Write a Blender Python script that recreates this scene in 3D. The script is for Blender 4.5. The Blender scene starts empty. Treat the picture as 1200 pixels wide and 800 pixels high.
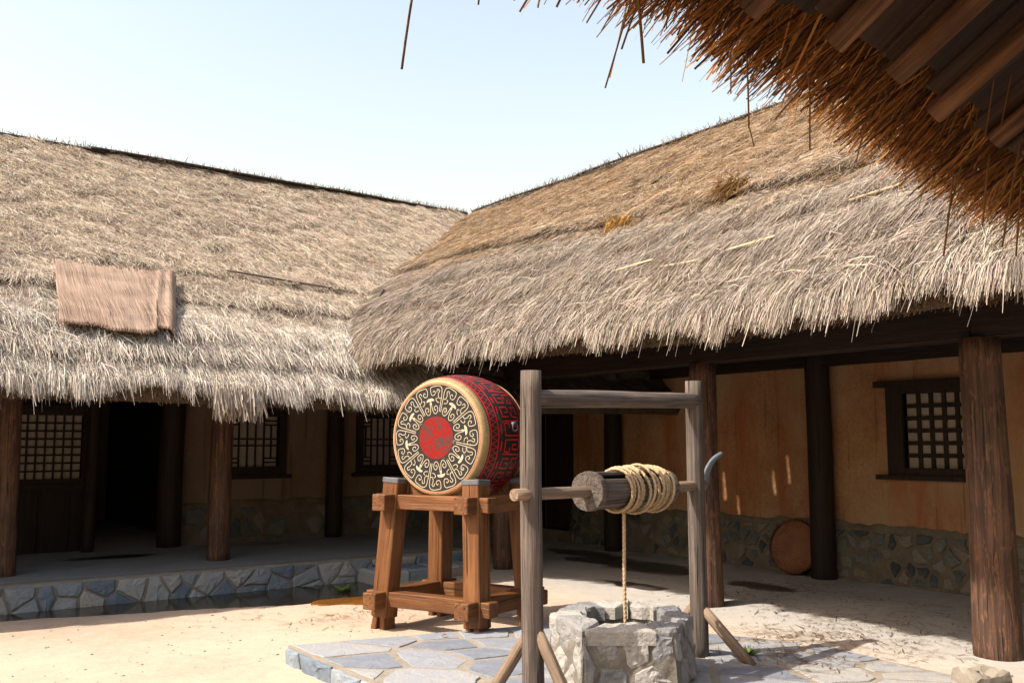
import bpy, math, random
import numpy as np
from mathutils import Matrix, Vector
random.seed(7); rng = np.random.default_rng(7)
PI = math.pi
sc = bpy.context.scene
col = sc.collection

# ------------------------------------------------------------------ camera, world, sun, exposure
EYE = 1.6
YAW = math.radians(36.2); PITCH = math.atan(120 / 1120)
cam_d = bpy.data.cameras.new('camera'); cam = bpy.data.objects.new('camera', cam_d); col.objects.link(cam)
cam_d.sensor_width = 36; cam_d.lens = 33.6; cam_d.clip_start = 0.05; cam_d.clip_end = 1500
cam.location = (0, 0, EYE); cam.rotation_euler = (PI / 2 + PITCH, 0, -YAW)
sc.camera = cam
SUN_EL = math.radians(50); SUN_HEAD = math.radians(280)          # where the sun stands, clockwise from +Y
w = bpy.data.worlds.new('World'); sc.world = w; w.use_nodes = True
nt = w.node_tree
sky = nt.nodes.new('ShaderNodeTexSky'); sky.sky_type = 'NISHITA'; sky.sun_disc = False
sky.sun_elevation = SUN_EL; sky.sun_rotation = SUN_HEAD
sky.air_density = 2.1; sky.dust_density = 3.0; sky.ozone_density = 0.0; sky.altitude = 50
nt.nodes['Background'].inputs['Strength'].default_value = 0.15
tint = nt.nodes.new('ShaderNodeMix'); tint.data_type = 'RGBA'; tint.blend_type = 'MULTIPLY'; tint.inputs[0].default_value = 1.0
tint.inputs[7].default_value = (1.13, 1.0, .96, 1)                # colour correction of the sky, whiter and slightly warmer
nt.links.new(sky.outputs[0], tint.inputs[6]); nt.links.new(tint.outputs[2], nt.nodes['Background'].inputs[0])
sl = bpy.data.lights.new('sun', 'SUN'); sun = bpy.data.objects.new('sun', sl); col.objects.link(sun)
sl.energy = 4.5; sl.angle = math.radians(0.53); sl.color = (1.0, 0.93, 0.82)
sdir = Vector((-math.sin(SUN_HEAD) * math.cos(SUN_EL), -math.cos(SUN_HEAD) * math.cos(SUN_EL), -math.sin(SUN_EL)))
sun.rotation_euler = sdir.to_track_quat('-Z', 'Y').to_euler(); sun.location = (-20, 5, 25)
vs = sc.view_settings
vs.view_transform = 'Standard'; vs.look = 'None'; vs.exposure = 0.84; vs.gamma = 1.0; vs.use_curve_mapping = False

# ------------------------------------------------------------------ numeric helpers
def hsh(ix, iy, iz, seed):
    h = (ix * 374761393 + iy * 668265263 + iz * 1274126177 + seed * 974711) & 0xffffffff
    h = ((h ^ (h >> 13)) * 1274126177) & 0xffffffff
    h = h ^ (h >> 16)
    return (h & 0xffff) / 65535.0
def vn(p, f=1.0, seed=0):
    """smooth value noise in -1..1 at points p (N,3)"""
    p = np.asarray(p, float) * f
    i = np.floor(p).astype(np.int64); q = p - i; q = q * q * (3 - 2 * q)
    r = 0
    for dx in (0, 1):
        for dy in (0, 1):
            for dz in (0, 1):
                wgt = (q[:, 0] if dx else 1 - q[:, 0]) * (q[:, 1] if dy else 1 - q[:, 1]) * (q[:, 2] if dz else 1 - q[:, 2])
                r = r + wgt * hsh(i[:, 0] + dx, i[:, 1] + dy, i[:, 2] + dz, seed)
    return r * 2 - 1
def fbm(p, f=1.0, seed=0, o=3):
    r = 0; a = 1; t = 0
    for k in range(o):
        r = r + a * vn(p, f * 2 ** k, seed + k * 17); t += a; a *= .5
    return r / t
def n2(x, y, f=1.0, seed=0, o=3):
    x = np.atleast_1d(np.asarray(x, float)); y = np.broadcast_to(np.asarray(y, float), x.shape)
    return fbm(np.stack([x, y, np.zeros_like(x) + .37], 1), f, seed, o)
def sstep(a, b, x):
    t = np.clip((np.asarray(x, float) - a) / (b - a), 0, 1); return t * t * (3 - 2 * t)
def nrm(v): return v / np.maximum(np.linalg.norm(v, axis=-1, keepdims=True), 1e-9)

# ------------------------------------------------------------------ materials
MATS = {}
def newmat(name):
    m = bpy.data.materials.new(name); m.use_nodes = True
    t = m.node_tree; b = t.nodes['Principled BSDF']; MATS[name] = m
    return m, t, b
def N(t, ty, **kw):
    n = t.nodes.new(ty)
    for k, v in kw.items(): setattr(n, k, v)
    return n
def ramp(t, stops):
    r = t.nodes.new('ShaderNodeValToRGB'); e = r.color_ramp.elements
    while len(e) > 1: e.remove(e[-1])
    e[0].position, e[0].color = stops[0][0], (*stops[0][1], 1)
    for p, c in stops[1:]:
        x = e.new(p); x.color = (*c, 1)
    return r
def coords(t, scale=(1, 1, 1), kind='Object'):
    tc = t.nodes.new('ShaderNodeTexCoord'); mp = t.nodes.new('ShaderNodeMapping'); mp.inputs['Scale'].default_value = scale
    t.links.new(tc.outputs[kind], mp.inputs[0]); return mp.outputs[0]
def noise(t, vec, scale, detail=5, rough=.6, dist=0):
    n = t.nodes.new('ShaderNodeTexNoise'); n.inputs['Scale'].default_value = scale; n.inputs['Detail'].default_value = detail
    n.inputs['Roughness'].default_value = rough; n.inputs['Distortion'].default_value = dist
    t.links.new(vec, n.inputs['Vector']); return n.outputs['Fac']
def mix(t, fac, a, b, bt='MIX'):
    m = t.nodes.new('ShaderNodeMix'); m.data_type = 'RGBA'; m.blend_type = bt
    for s, v in ((0, fac), (6, a), (7, b)):
        if hasattr(v, 'is_linked') or hasattr(v, 'links'): t.links.new(v, m.inputs[s])
        else: m.inputs[s].default_value = v if s == 0 else (*v, 1)
    return m.outputs[2]
def mth(t, op, a, b=0.0, c=None):
    m = t.nodes.new('ShaderNodeMath'); m.operation = op
    for i, v in enumerate((a, b) if c is None else (a, b, c)):
        if hasattr(v, 'links'): t.links.new(v, m.inputs[i])
        else: m.inputs[i].default_value = v
    return m.outputs[0]
def bump(t, b, h, strength=.5, dist=.02):
    n = t.nodes.new('ShaderNodeBump'); n.inputs['Strength'].default_value = strength; n.inputs['Distance'].default_value = dist
    t.links.new(h, n.inputs['Height']); t.links.new(n.outputs[0], b.inputs['Normal'])
def orand(t):
    return t.nodes.new('ShaderNodeObjectInfo').outputs['Random']

def wood(name, dark, mid, light, rough=.7, crack=.5, stretch=(22, 22, 1.3), vary=.25, spec=.25, fleck=None):
    m, t, b = newmat(name)
    tc = t.nodes.new('ShaderNodeTexCoord'); rn = orand(t)
    off = N(t, 'ShaderNodeVectorMath', operation='SCALE'); comb = N(t, 'ShaderNodeCombineXYZ')
    for i in range(3): t.links.new(rn, comb.inputs[i])
    t.links.new(comb.outputs[0], off.inputs[0]); off.inputs['Scale'].default_value = 13.7
    ad = N(t, 'ShaderNodeVectorMath', operation='ADD'); t.links.new(tc.outputs['Object'], ad.inputs[0]); t.links.new(off.outputs[0], ad.inputs[1])
    mp = N(t, 'ShaderNodeMapping'); mp.inputs['Scale'].default_value = stretch; t.links.new(ad.outputs[0], mp.inputs[0])
    g = noise(t, mp.outputs[0], 1.0, 6, .65, .6)
    big = noise(t, ad.outputs[0], 2.3, 4, .6)
    r = ramp(t, [(.25, dark), (.5, mid), (.75, light)])
    f = mth(t, 'ADD', mth(t, 'MULTIPLY', g, .7), mth(t, 'MULTIPLY', big, .35)); t.links.new(f, r.inputs[0])
    mp2 = N(t, 'ShaderNodeMapping'); mp2.inputs['Scale'].default_value = (stretch[0] * 1.6, stretch[1] * 1.6, stretch[2] * .8); t.links.new(ad.outputs[0], mp2.inputs[0])
    ck = noise(t, mp2.outputs[0], 1.0, 2, .4, .3)
    ckr = ramp(t, [(.30, (1, 1, 1)), (.36, (0, 0, 0))]); t.links.new(ck, ckr.inputs[0])
    c2 = mix(t, mth(t, 'MULTIPLY', ckr.outputs[0], crack), r.outputs[0], tuple(x * .25 for x in dark))
    if fleck:
        mp3 = N(t, 'ShaderNodeMapping'); mp3.inputs['Scale'].default_value = (30, 30, 6); t.links.new(ad.outputs[0], mp3.inputs[0])
        fk = noise(t, mp3.outputs[0], 1.0, 5, .7, .8); fr = ramp(t, [(.54, (0, 0, 0)), (.62, (1, 1, 1))]); t.links.new(fk, fr.inputs[0])
        c2 = mix(t, mth(t, 'MULTIPLY', fr.outputs[0], .5), c2, fleck)
    hv = N(t, 'ShaderNodeHueSaturation'); t.links.new(c2, hv.inputs['Color'])
    t.links.new(mth(t, 'ADD', mth(t, 'MULTIPLY', rn, vary), 1 - vary / 2), hv.inputs['Value'])
    t.links.new(hv.outputs[0], b.inputs['Base Color'])
    b.inputs['Roughness'].default_value = rough; b.inputs['Specular IOR Level'].default_value = spec
    h = mth(t, 'SUBTRACT', g, mth(t, 'MULTIPLY', ckr.outputs[0], .6)); bump(t, b, h, .8, .015)
    return m
wood('wood_grey', (.022, .018, .017), (.088, .070, .060), (.215, .170, .130), .85, .9, (46, 46, 1.7))
wood('wood_grey_light', (.075, .05, .035), (.185, .13, .09), (.31, .225, .155), .8, .6, (46, 46, 1.8))
wood('wood_stand', (.05, .018, .006), (.115, .042, .012), (.225, .10, .033), .5, .75, (20, 20, 1.1), .35, .35)
wood('wood_rafter', (.012, .005, .003), (.06, .026, .011), (.21, .10, .042), .7, .3, (30, 30, 1.2), .4)  # orange light tone paints a side-lit highlight into the rafters
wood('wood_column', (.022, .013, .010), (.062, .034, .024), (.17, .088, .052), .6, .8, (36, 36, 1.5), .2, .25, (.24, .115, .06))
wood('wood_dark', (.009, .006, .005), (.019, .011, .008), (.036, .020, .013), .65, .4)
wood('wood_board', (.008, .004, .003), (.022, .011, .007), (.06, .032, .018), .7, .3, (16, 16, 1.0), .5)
wood('bamboo', (.30, .22, .13), (.42, .32, .2), (.55, .44, .3), .6, .1)

def stone(name, cols, rough=.85, bs=.6, sc_=6, rnd=.35):
    m, t, b = newmat(name)
    v = coords(t); rn = orand(t)
    a = noise(t, v, sc_, 8, .65); c = noise(t, v, sc_ * 7, 4, .6)
    f = mth(t, 'ADD', mth(t, 'MULTIPLY', a, 1 - rnd), mth(t, 'MULTIPLY', rn, rnd))
    r = ramp(t, [(.15 + .7 * i / (len(cols) - 1), q) for i, q in enumerate(cols)]); t.links.new(f, r.inputs[0])
    sp = mix(t, mth(t, 'MULTIPLY', c, .5), r.outputs[0], cols[0], 'MULTIPLY')
    t.links.new(sp, b.inputs['Base Color']); b.inputs['Roughness'].default_value = rough; b.inputs['Specular IOR Level'].default_value = .25
    bump(t, b, mth(t, 'ADD', a, mth(t, 'MULTIPLY', c, .35)), bs, .03)
    return m
stone('flag_stone', [(.14, .155, .185), (.235, .25, .285), (.33, .335, .35), (.42, .38, .32)], rnd=.5)
stone('kerb_stone', [(.12, .155, .205), (.22, .26, .30), (.36, .37, .37), (.43, .37, .29)], rnd=.6)
stone('well_stone', [(.14, .145, .16), (.265, .26, .255), (.39, .365, .33), (.47, .43, .375)], bs=1.0, sc_=6, rnd=.4)
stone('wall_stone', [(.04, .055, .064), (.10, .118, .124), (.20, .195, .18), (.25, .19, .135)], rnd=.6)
stone('well_joint', [(.10, .09, .078), (.21, .185, .15), (.34, .295, .235)], rnd=.02)
stone('mortar', [(.21, .185, .15), (.31, .27, .22), (.40, .35, .285)], rnd=.05)
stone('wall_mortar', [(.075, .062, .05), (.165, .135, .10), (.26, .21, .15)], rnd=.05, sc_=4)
stone('kerb_mortar', [(.13, .12, .105), (.25, .225, .195), (.36, .32, .27)], rnd=.05)
stone('platform_floor', [(.27, .265, .265), (.37, .36, .355), (.45, .435, .42)], rnd=.05, bs=.25, sc_=2.2)

def wet(t, b, colour, v, spots, dry):
    """damp patches with ragged edges: darker and glossier than the dry floor (x, y, half widths)"""
    n1 = noise(t, v, 1.7, 6, .65, .5); sx = N(t, 'ShaderNodeSeparateXYZ'); t.links.new(v, sx.inputs[0]); m = None
    for (x, y, rx, ry) in spots:
        dx = mth(t, 'MULTIPLY', mth(t, 'SUBTRACT', sx.outputs[0], x), 1 / rx); dy = mth(t, 'MULTIPLY', mth(t, 'SUBTRACT', sx.outputs[1], y), 1 / ry)
        d = mth(t, 'SQRT', mth(t, 'ADD', mth(t, 'MULTIPLY', dx, dx), mth(t, 'MULTIPLY', dy, dy)))
        d = mth(t, 'ADD', d, mth(t, 'MULTIPLY', mth(t, 'SUBTRACT', n1, .5), 2.6))
        k = N(t, 'ShaderNodeMapRange'); k.interpolation_type = 'SMOOTHSTEP'; t.links.new(d, k.inputs[0]); k.inputs[1].default_value = .95; k.inputs[2].default_value = 1.3; k.inputs[3].default_value = 1; k.inputs[4].default_value = 0
        m = k.outputs[0] if m is None else mth(t, 'MAXIMUM', m, k.outputs[0])
    t.links.new(mth(t, 'SUBTRACT', dry, mth(t, 'MULTIPLY', m, dry - .3)), b.inputs['Roughness'])
    return mix(t, mth(t, 'MULTIPLY', m, .9), colour, (.03, .024, .019))
def damp_platform():
    m = MATS['platform_floor']; t = m.node_tree; b = t.nodes['Principled BSDF']; src = b.inputs['Base Color'].links[0].from_socket
    t.links.new(wet(t, b, src, coords(t), [(3.15, 12.5, .5, .16), (5.2, 12.9, .3, .1)], .85), b.inputs['Base Color'])
damp_platform()
def mk_ground():
    m, t, b = newmat('sand')
    v = coords(t)
    a = noise(t, v, .7, 6, .6); c = noise(t, v, 9, 8, .7); d = noise(t, v, 90, 3, .6)
    r = ramp(t, [(.28, (.32, .24, .175)), (.48, (.415, .32, .24)), (.7, (.485, .39, .30))])
    f = mth(t, 'ADD', mth(t, 'MULTIPLY', a, .6), mth(t, 'MULTIPLY', c, .4)); t.links.new(f, r.inputs[0])
    # the veranda floor by the east house is trodden greyer, the gutter bed is dark silt
    sx = N(t, 'ShaderNodeSeparateXYZ'); t.links.new(v, sx.inputs[0])
    mr = N(t, 'ShaderNodeMapRange'); mr.interpolation_type = 'SMOOTHSTEP'; t.links.new(mth(t, 'ADD', sx.outputs[0], mth(t, 'MULTIPLY', c, 1.2)), mr.inputs[0])
    mr.inputs[1].default_value = 6.4; mr.inputs[2].default_value = 8.0
    fl = ramp(t, [(.3, (.31, .29, .265)), (.55, (.39, .365, .335)), (.75, (.46, .43, .39))]); t.links.new(f, fl.inputs[0])
    c1 = mix(t, mr.outputs[0], r.outputs[0], fl.outputs[0])
    mz = N(t, 'ShaderNodeMapRange'); mz.interpolation_type = 'SMOOTHSTEP'; t.links.new(mth(t, 'ADD', sx.outputs[2], mth(t, 'MULTIPLY', c, .02)), mz.inputs[0])
    mz.inputs[1].default_value = -.045; mz.inputs[2].default_value = -.012; mz.inputs[3].default_value = 1; mz.inputs[4].default_value = 0
    c2 = mix(t, mz.outputs[0], c1, (.045, .035, .02))
    st = noise(t, v, 2.1, 5, .75, 1.5); sr = ramp(t, [(.60, (0, 0, 0)), (.72, (1, 1, 1))]); t.links.new(st, sr.inputs[0])
    c3 = mix(t, mth(t, 'MULTIPLY', sr.outputs[0], .35), c2, (.27, .185, .115))
    c3 = wet(t, b, c3, v, [(9.0, 9.5, .42, 1.05), (7.66, 8.15, .14, .38), (8.8, 7.3, .2, .45), (9.3, 10.9, .25, .6)], .92)
    t.links.new(c3, b.inputs['Base Color']); b.inputs['Specular IOR Level'].default_value = .15
    bump(t, b, mth(t, 'ADD', c, mth(t, 'MULTIPLY', d, .4)), .6, .02)
mk_ground()

def mk_plaster(name, c0, c1, c2, stain):
    m, t, b = newmat(name)
    v = coords(t)
    a = noise(t, v, 1.1, 8, .7); st = noise(t, coords(t, (2.6, 2.6, .35)), 1, 6, .7); fi = noise(t, v, 26, 5, .6)
    r = ramp(t, [(.3, c0), (.5, c1), (.7, c2)]); t.links.new(mth(t, 'ADD', mth(t, 'MULTIPLY', a, .6), mth(t, 'MULTIPLY', fi, .4)), r.inputs[0])
    sr = ramp(t, [(.47, (0, 0, 0)), (.66, (1, 1, 1))]); t.links.new(st, sr.inputs[0])
    k = mix(t, mth(t, 'MULTIPLY', sr.outputs[0], .75), r.outputs[0], stain)
    tn = noise(t, coords(t, (.8, .8, .45)), 1, 5, .6); tr_ = ramp(t, [(.45, (0, 0, 0)), (.62, (1, 1, 1))]); t.links.new(tn, tr_.inputs[0])
    k = mix(t, mth(t, 'MULTIPLY', tr_.outputs[0], .7), k, tuple(x * y for x, y in zip(c2, (.85, .95, 1.0))))
    st2 = noise(t, coords(t, (14, 14, .7)), 1, 3, .5); sr2 = ramp(t, [(.60, (0, 0, 0)), (.72, (1, 1, 1))]); t.links.new(st2, sr2.inputs[0])
    k2 = mix(t, mth(t, 'MULTIPLY', sr2.outputs[0], .5), k, tuple(x * .35 for x in c0))
    t.links.new(k2, b.inputs['Base Color']); b.inputs['Roughness'].default_value = .9; b.inputs['Specular IOR Level'].default_value = .15
    bump(t, b, mth(t, 'ADD', fi, a), .35, .015)
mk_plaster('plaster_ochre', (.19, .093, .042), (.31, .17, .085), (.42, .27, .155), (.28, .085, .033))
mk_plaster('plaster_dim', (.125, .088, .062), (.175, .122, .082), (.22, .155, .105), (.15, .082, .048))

def plain(name, c, rough=.7, metal=0, nz=.25, scale=12, spec=.3):
    m, t, b = newmat(name)
    v = coords(t); a = noise(t, v, scale, 6, .65)
    r = ramp(t, [(.3, tuple(x * (1 - nz) for x in c)), (.7, tuple(min(1, x * (1 + nz)) for x in c))]); t.links.new(a, r.inputs[0])
    t.links.new(r.outputs[0], b.inputs['Base Color']); b.inputs['Roughness'].default_value = rough; b.inputs['Metallic'].default_value = metal
    b.inputs['Specular IOR Level'].default_value = spec; bump(t, b, a, .3, .006)
    return m
plain('paper', (.30, .26, .22), .9, nz=.15, scale=5)
plain('iron', (.10, .10, .11), .55, .6)
plain('cap_metal', (.115, .115, .125), .6, .3)
plain('horn', (.11, .125, .14), .6, 0, .35)
plain('rope', (.42, .30, .175), .9, 0, .3, 60)
plain('grass', (.13, .19, .045), .6, 0, .4, 20)
plain('dry_leaf', (.16, .07, .03), .7)
plain('moss', (.16, .15, .09), .9, 0, .5)
plain('drum_cream', (.56, .45, .28), .6, 0, .25, 10)
plain('drum_skin_edge', (.35, .235, .11), .6, 0, .2, 14)
plain('stud', (.24, .17, .08), .5, .3)
def worn(name, base, under, th, scale, rough=.5, spec=.4):
    m, t, b = newmat(name)
    v = coords(t); a = noise(t, v, scale, 7, .7, .4); g = noise(t, v, scale * .3, 4, .6)
    f = mth(t, 'ADD', mth(t, 'MULTIPLY', a, .65), mth(t, 'MULTIPLY', g, .35))
    r = ramp(t, [(th, base), (th + .05, under)]); t.links.new(f, r.inputs[0])
    t.links.new(r.outputs[0], b.inputs['Base Color']); b.inputs['Roughness'].default_value = rough; b.inputs['Specular IOR Level'].default_value = spec; bump(t, b, a, .15, .004)
worn('drum_line', (.50, .43, .30), (.17, .13, .09), .575, 18, .7, .15)
worn('drum_black', (.014, .012, .011), (.06, .045, .032), .575, 12, .45, .3)
worn('drum_ground', (.028, .025, .024), (.13, .105, .085), .57, 14, .75, .12)
worn('drum_red', (.40, .012, .009), (.10, .008, .007), .58, 20, .45, .3)
worn('drum_centre', (.225, .009, .007), (.055, .04, .036), .495, 34, .75, .12)
def mk_mat():
    m, t, b = newmat('mat_weave')
    v = coords(t, (150, 2, 1)); a = noise(t, v, 1, 4, .6); c = noise(t, coords(t), 3, 5, .6)
    r = ramp(t, [(.38, (.12, .078, .055)), (.5, (.285, .20, .15)), (.62, (.38, .28, .215))])
    t.links.new(mth(t, 'ADD', mth(t, 'MULTIPLY', a, .7), mth(t, 'MULTIPLY', c, .3)), r.inputs[0])
    t.links.new(r.outputs[0], b.inputs['Base Color']); b.inputs['Roughness'].default_value = .9; b.inputs['Specular IOR Level'].default_value = .1
    bump(t, b, a, .35, .006)
mk_mat()
def mk_weave():
    m, t, b = newmat('basket_weave')
    v = coords(t); ch = N(t, 'ShaderNodeTexChecker'); ch.inputs['Scale'].default_value = 42; t.links.new(v, ch.inputs['Vector'])
    a = noise(t, v, 5, 5, .6)
    r = ramp(t, [(.3, (.15, .05, .015)), (.7, (.28, .11, .036))]); t.links.new(a, r.inputs[0])
    k = mix(t, mth(t, 'MULTIPLY', ch.outputs['Fac'], .45), r.outputs[0], (.06, .02, .007))
    t.links.new(k, b.inputs['Base Color']); b.inputs['Roughness'].default_value = .65; bump(t, b, ch.outputs['Fac'], .5, .004)
mk_weave()
def mk_water(name, c, rough):
    m, t, b = newmat(name)
    v = coords(t); a = noise(t, v, 4, 4, .6); k = noise(t, v, 1.1, 5, .7)
    r = ramp(t, [(.42, c), (.62, tuple(x * 1.6 for x in c))]); t.links.new(k, r.inputs[0]); t.links.new(r.outputs[0], b.inputs['Base Color'])
    b.inputs['Roughness'].default_value = rough; b.inputs['IOR'].default_value = 1.33; bump(t, b, a, .12, .012)
mk_water('gutter_water', (.035, .026, .014), .13)
mk_water('algae_water', (.13, .052, .010), .08)
def mk_thatch(name, trans):
    m, t, b = newmat(name)
    at = N(t, 'ShaderNodeAttribute'); at.attribute_name = 'col'
    v = coords(t); n = noise(t, v, 60, 2, .5)
    c = mix(t, mth(t, 'MULTIPLY', n, .35), at.outputs['Color'], (.3, .25, .2), 'MULTIPLY')
    t.links.new(c, b.inputs['Base Color']); b.inputs['Roughness'].default_value = .75; b.inputs['Specular IOR Level'].default_value = .2
    tr = N(t, 'ShaderNodeBsdfTranslucent'); t.links.new(mix(t, 1.0, c, (1.0, .66, .34), 'MULTIPLY'), tr.inputs[0])
    mx = N(t, 'ShaderNodeMixShader'); mx.inputs[0].default_value = trans
    t.links.new(b.outputs[0], mx.inputs[1]); t.links.new(tr.outputs[0], mx.inputs[2])
    t.links.new(mx.outputs[0], t.nodes['Material Output'].inputs[0])
mk_thatch('thatch', .18); mk_thatch('thatch_edge', .5)
stone('thatch_bed', [(.035, .027, .02), (.085, .064, .044), (.15, .115, .08)], rnd=.02, sc_=8)  # colour kept dark to deepen the shade between strands
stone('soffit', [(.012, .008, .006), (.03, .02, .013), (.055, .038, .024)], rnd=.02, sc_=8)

# ------------------------------------------------------------------ object helpers
WM = {}
def link(o, parent=None, M=None):
    M = M or Matrix(); col.objects.link(o); o.matrix_basis = M
    if parent is not None:
        o.parent = parent; o.matrix_parent_inverse = WM[parent].inverted()
    WM[o] = M; return o
def mesh(name, verts, faces, mats, smooth=False):
    me = bpy.data.meshes.new(name); me.from_pydata([tuple(map(float, v)) for v in verts], [], faces)
    for m in (mats if isinstance(mats, (list, tuple)) else [mats]): me.materials.append(MATS[m])
    if smooth: me.polygons.foreach_set('use_smooth', [True] * len(me.polygons))
    me.update(); return me
def obj(name, me, parent=None, M=None):
    return link(bpy.data.objects.new(name, me), parent, M)
def thing(name, label, cat, loc=(0, 0, 0), rz=0, group=None):
    o = bpy.data.objects.new(name, None); o.empty_display_size = .2
    link(o, None, Matrix.Translation(loc) @ Matrix.Rotation(rz, 4, 'Z')); return tag(o, label, cat, group)
def tag(o, label=None, cat=None, group=None, kind=None):
    for k, v in (('label', label), ('category', cat), ('group', group), ('kind', kind)):
        if v: o[k] = v
    return o
def along(a, b, up=(0, 0, 1)):
    a = Vector(a); z = (Vector(b) - a).normalized(); u = Vector(up)
    if abs(z.dot(u)) > .97: u = Vector((0, 1, 0))
    x = u.cross(z).normalized(); y = z.cross(x)
    M = Matrix((x, y, z)).transposed().to_4x4(); M.translation = a; return M
def dist(a, b): return (Vector(b) - Vector(a)).length

def loft(sections, cap=True, closed=True):
    """sections: list of (k,3) rings"""
    v = np.concatenate(sections); k = len(sections[0]); f = []
    for i in range(len(sections) - 1):
        for j in range(k if closed else k - 1):
            a = i * k + j; b = i * k + (j + 1) % k; f.append((a, b, b + k, a + k))
    if cap:
        f.append(tuple(range(k - 1, -1, -1))); n = (len(sections) - 1) * k; f.append(tuple(range(n, n + k)))
    return v, f
def log_mesh(L, r0, r1, mat, seg=14, rough=.04, bend=.01, seed=0, name='log'):
    n = max(4, int(L / .12)); S = []
    th = np.arange(seg) * 2 * PI / seg
    for i in range(n + 1):
        z = L * i / n; r = r0 + (r1 - r0) * i / n
        rr = r * (1 + rough * fbm(np.stack([np.cos(th) * 1.4, np.sin(th) * 1.4, np.full(seg, z * 1.6)], 1), 1.0, seed, 3) * 1.5)
        if i in (0, n): rr = rr * .975
        bx = bend * math.sin(z * 1.7 + seed); by = bend * math.cos(z * 1.3 + seed * 2)
        S.append(np.stack([np.cos(th) * rr + bx, np.sin(th) * rr + by, np.full(seg, z)], 1))
    v, f = loft(S)
    me = mesh(name, v, f, mat, True)
    for p in me.polygons[-2:]: p.use_smooth = False
    return me
def log(name, a, b, r0, r1, mat, parent=None, **k):
    return obj(name, log_mesh(dist(a, b), r0, r1, mat, name=name, **k), parent, along(a, b))
def plank_mesh(w_, d_, L, mat, bev=.008, jit=.004, seed=0, name='plank', taper=None):
    n = max(2, int(L / .25)); S = []
    hw, hd = w_ / 2, d_ / 2
    base = np.array([(-hw + bev, -hd), (hw - bev, -hd), (hw, -hd + bev), (hw, hd - bev), (hw - bev, hd), (-hw + bev, hd), (-hw, hd - bev), (-hw, -hd + bev)])
    zs = [0, bev] + [L * i / n for i in range(1, n)] + [L - bev, L]
    for i, z in enumerate(zs):
        s = 1.0 if taper is None else taper[0] + (taper[1] - taper[0]) * z / L
        b = base * s
        if i in (0, len(zs) - 1): b = b * (1 - bev / max(hw, hd))
        p = np.concatenate([b, np.full((8, 1), z)], 1)
        q = p * [1.0, 1.0, 1.0]
        p[:, 0] += jit * vn(q * [4, 4, 2.2], 1, seed); p[:, 1] += jit * vn(q * [4, 4, 2.2], 1, seed + 5)
        S.append(p)
    v, f = loft(S); return mesh(name, v, f, mat)
def plank(name, a, b, w_, d_, mat, parent=None, up=(0, 0, 1), **k):
    return obj(name, plank_mesh(w_, d_, dist(a, b), mat, name=name, **k), parent, along(a, b, up))
def grid(fn, us, vs_, flip=False):
    U, V = np.meshgrid(us, vs_, indexing='ij'); P = fn(U.ravel(), V.ravel()); nu, nv = len(us), len(vs_); f = []
    for i in range(nu - 1):
        for j in range(nv - 1):
            q = (i * nv + j, (i + 1) * nv + j, (i + 1) * nv + j + 1, i * nv + j + 1); f.append(q[::-1] if flip else q)
    return P, f
def clip(poly, p, n):
    out = []
    for i in range(len(poly)):
        a, b = poly[i], poly[(i + 1) % len(poly)]
        da = (a[0] - p[0]) * n[0] + (a[1] - p[1]) * n[1]; db = (b[0] - p[0]) * n[0] + (b[1] - p[1]) * n[1]
        if da <= 0: out.append(a)
        if da * db < 0:
            s = da / (da - db); out.append((a[0] + (b[0] - a[0]) * s, a[1] + (b[1] - a[1]) * s))
    return out
def voronoi(pts, region):
    cells = []
    for i, p in enumerate(pts):
        c = list(region)
        for j, q in enumerate(pts):
            if i == j or abs(p[0] - q[0]) + abs(p[1] - q[1]) > 3.0: continue
            c = clip(c, ((p[0] + q[0]) / 2, (p[1] + q[1]) / 2), (q[0] - p[0], q[1] - p[1]))
            if len(c) < 3: break
        if len(c) >= 3: cells.append(c)
    return cells
def inset(poly, g):
    c = list(poly); n = len(poly)
    ar = sum(poly[i][0] * poly[(i + 1) % n][1] - poly[(i + 1) % n][0] * poly[i][1] for i in range(n))
    s = 1 if ar > 0 else -1
    for i in range(n):
        a, b = poly[i], poly[(i + 1) % n]; d = (b[0] - a[0], b[1] - a[1]); l = math.hypot(*d)
        if l < 1e-5: continue
        nn = (d[1] / l * s, -d[0] / l * s)
        c = clip(c, (a[0] - nn[0] * g, a[1] - nn[1] * g), nn)
        if len(c) < 3: return []
    return c
def area(p): return abs(sum(p[i][0] * p[(i + 1) % len(p)][1] - p[(i + 1) % len(p)][0] * p[i][1] for i in range(len(p)))) / 2
def rough_poly(poly, amp, rnd, step=.12):
    out = []
    n = len(poly); cx = sum(p[0] for p in poly) / n; cy = sum(p[1] for p in poly) / n
    for i in range(n):
        a, b = poly[i], poly[(i + 1) % n]; k = max(1, int(math.hypot(b[0] - a[0], b[1] - a[1]) / step))
        for j in range(k):
            s = j / k; x = a[0] + (b[0] - a[0]) * s; y = a[1] + (b[1] - a[1]) * s
            f = 1 - rnd.random() * amp; out.append((cx + (x - cx) * f, cy + (y - cy) * f))
    return out
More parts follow.
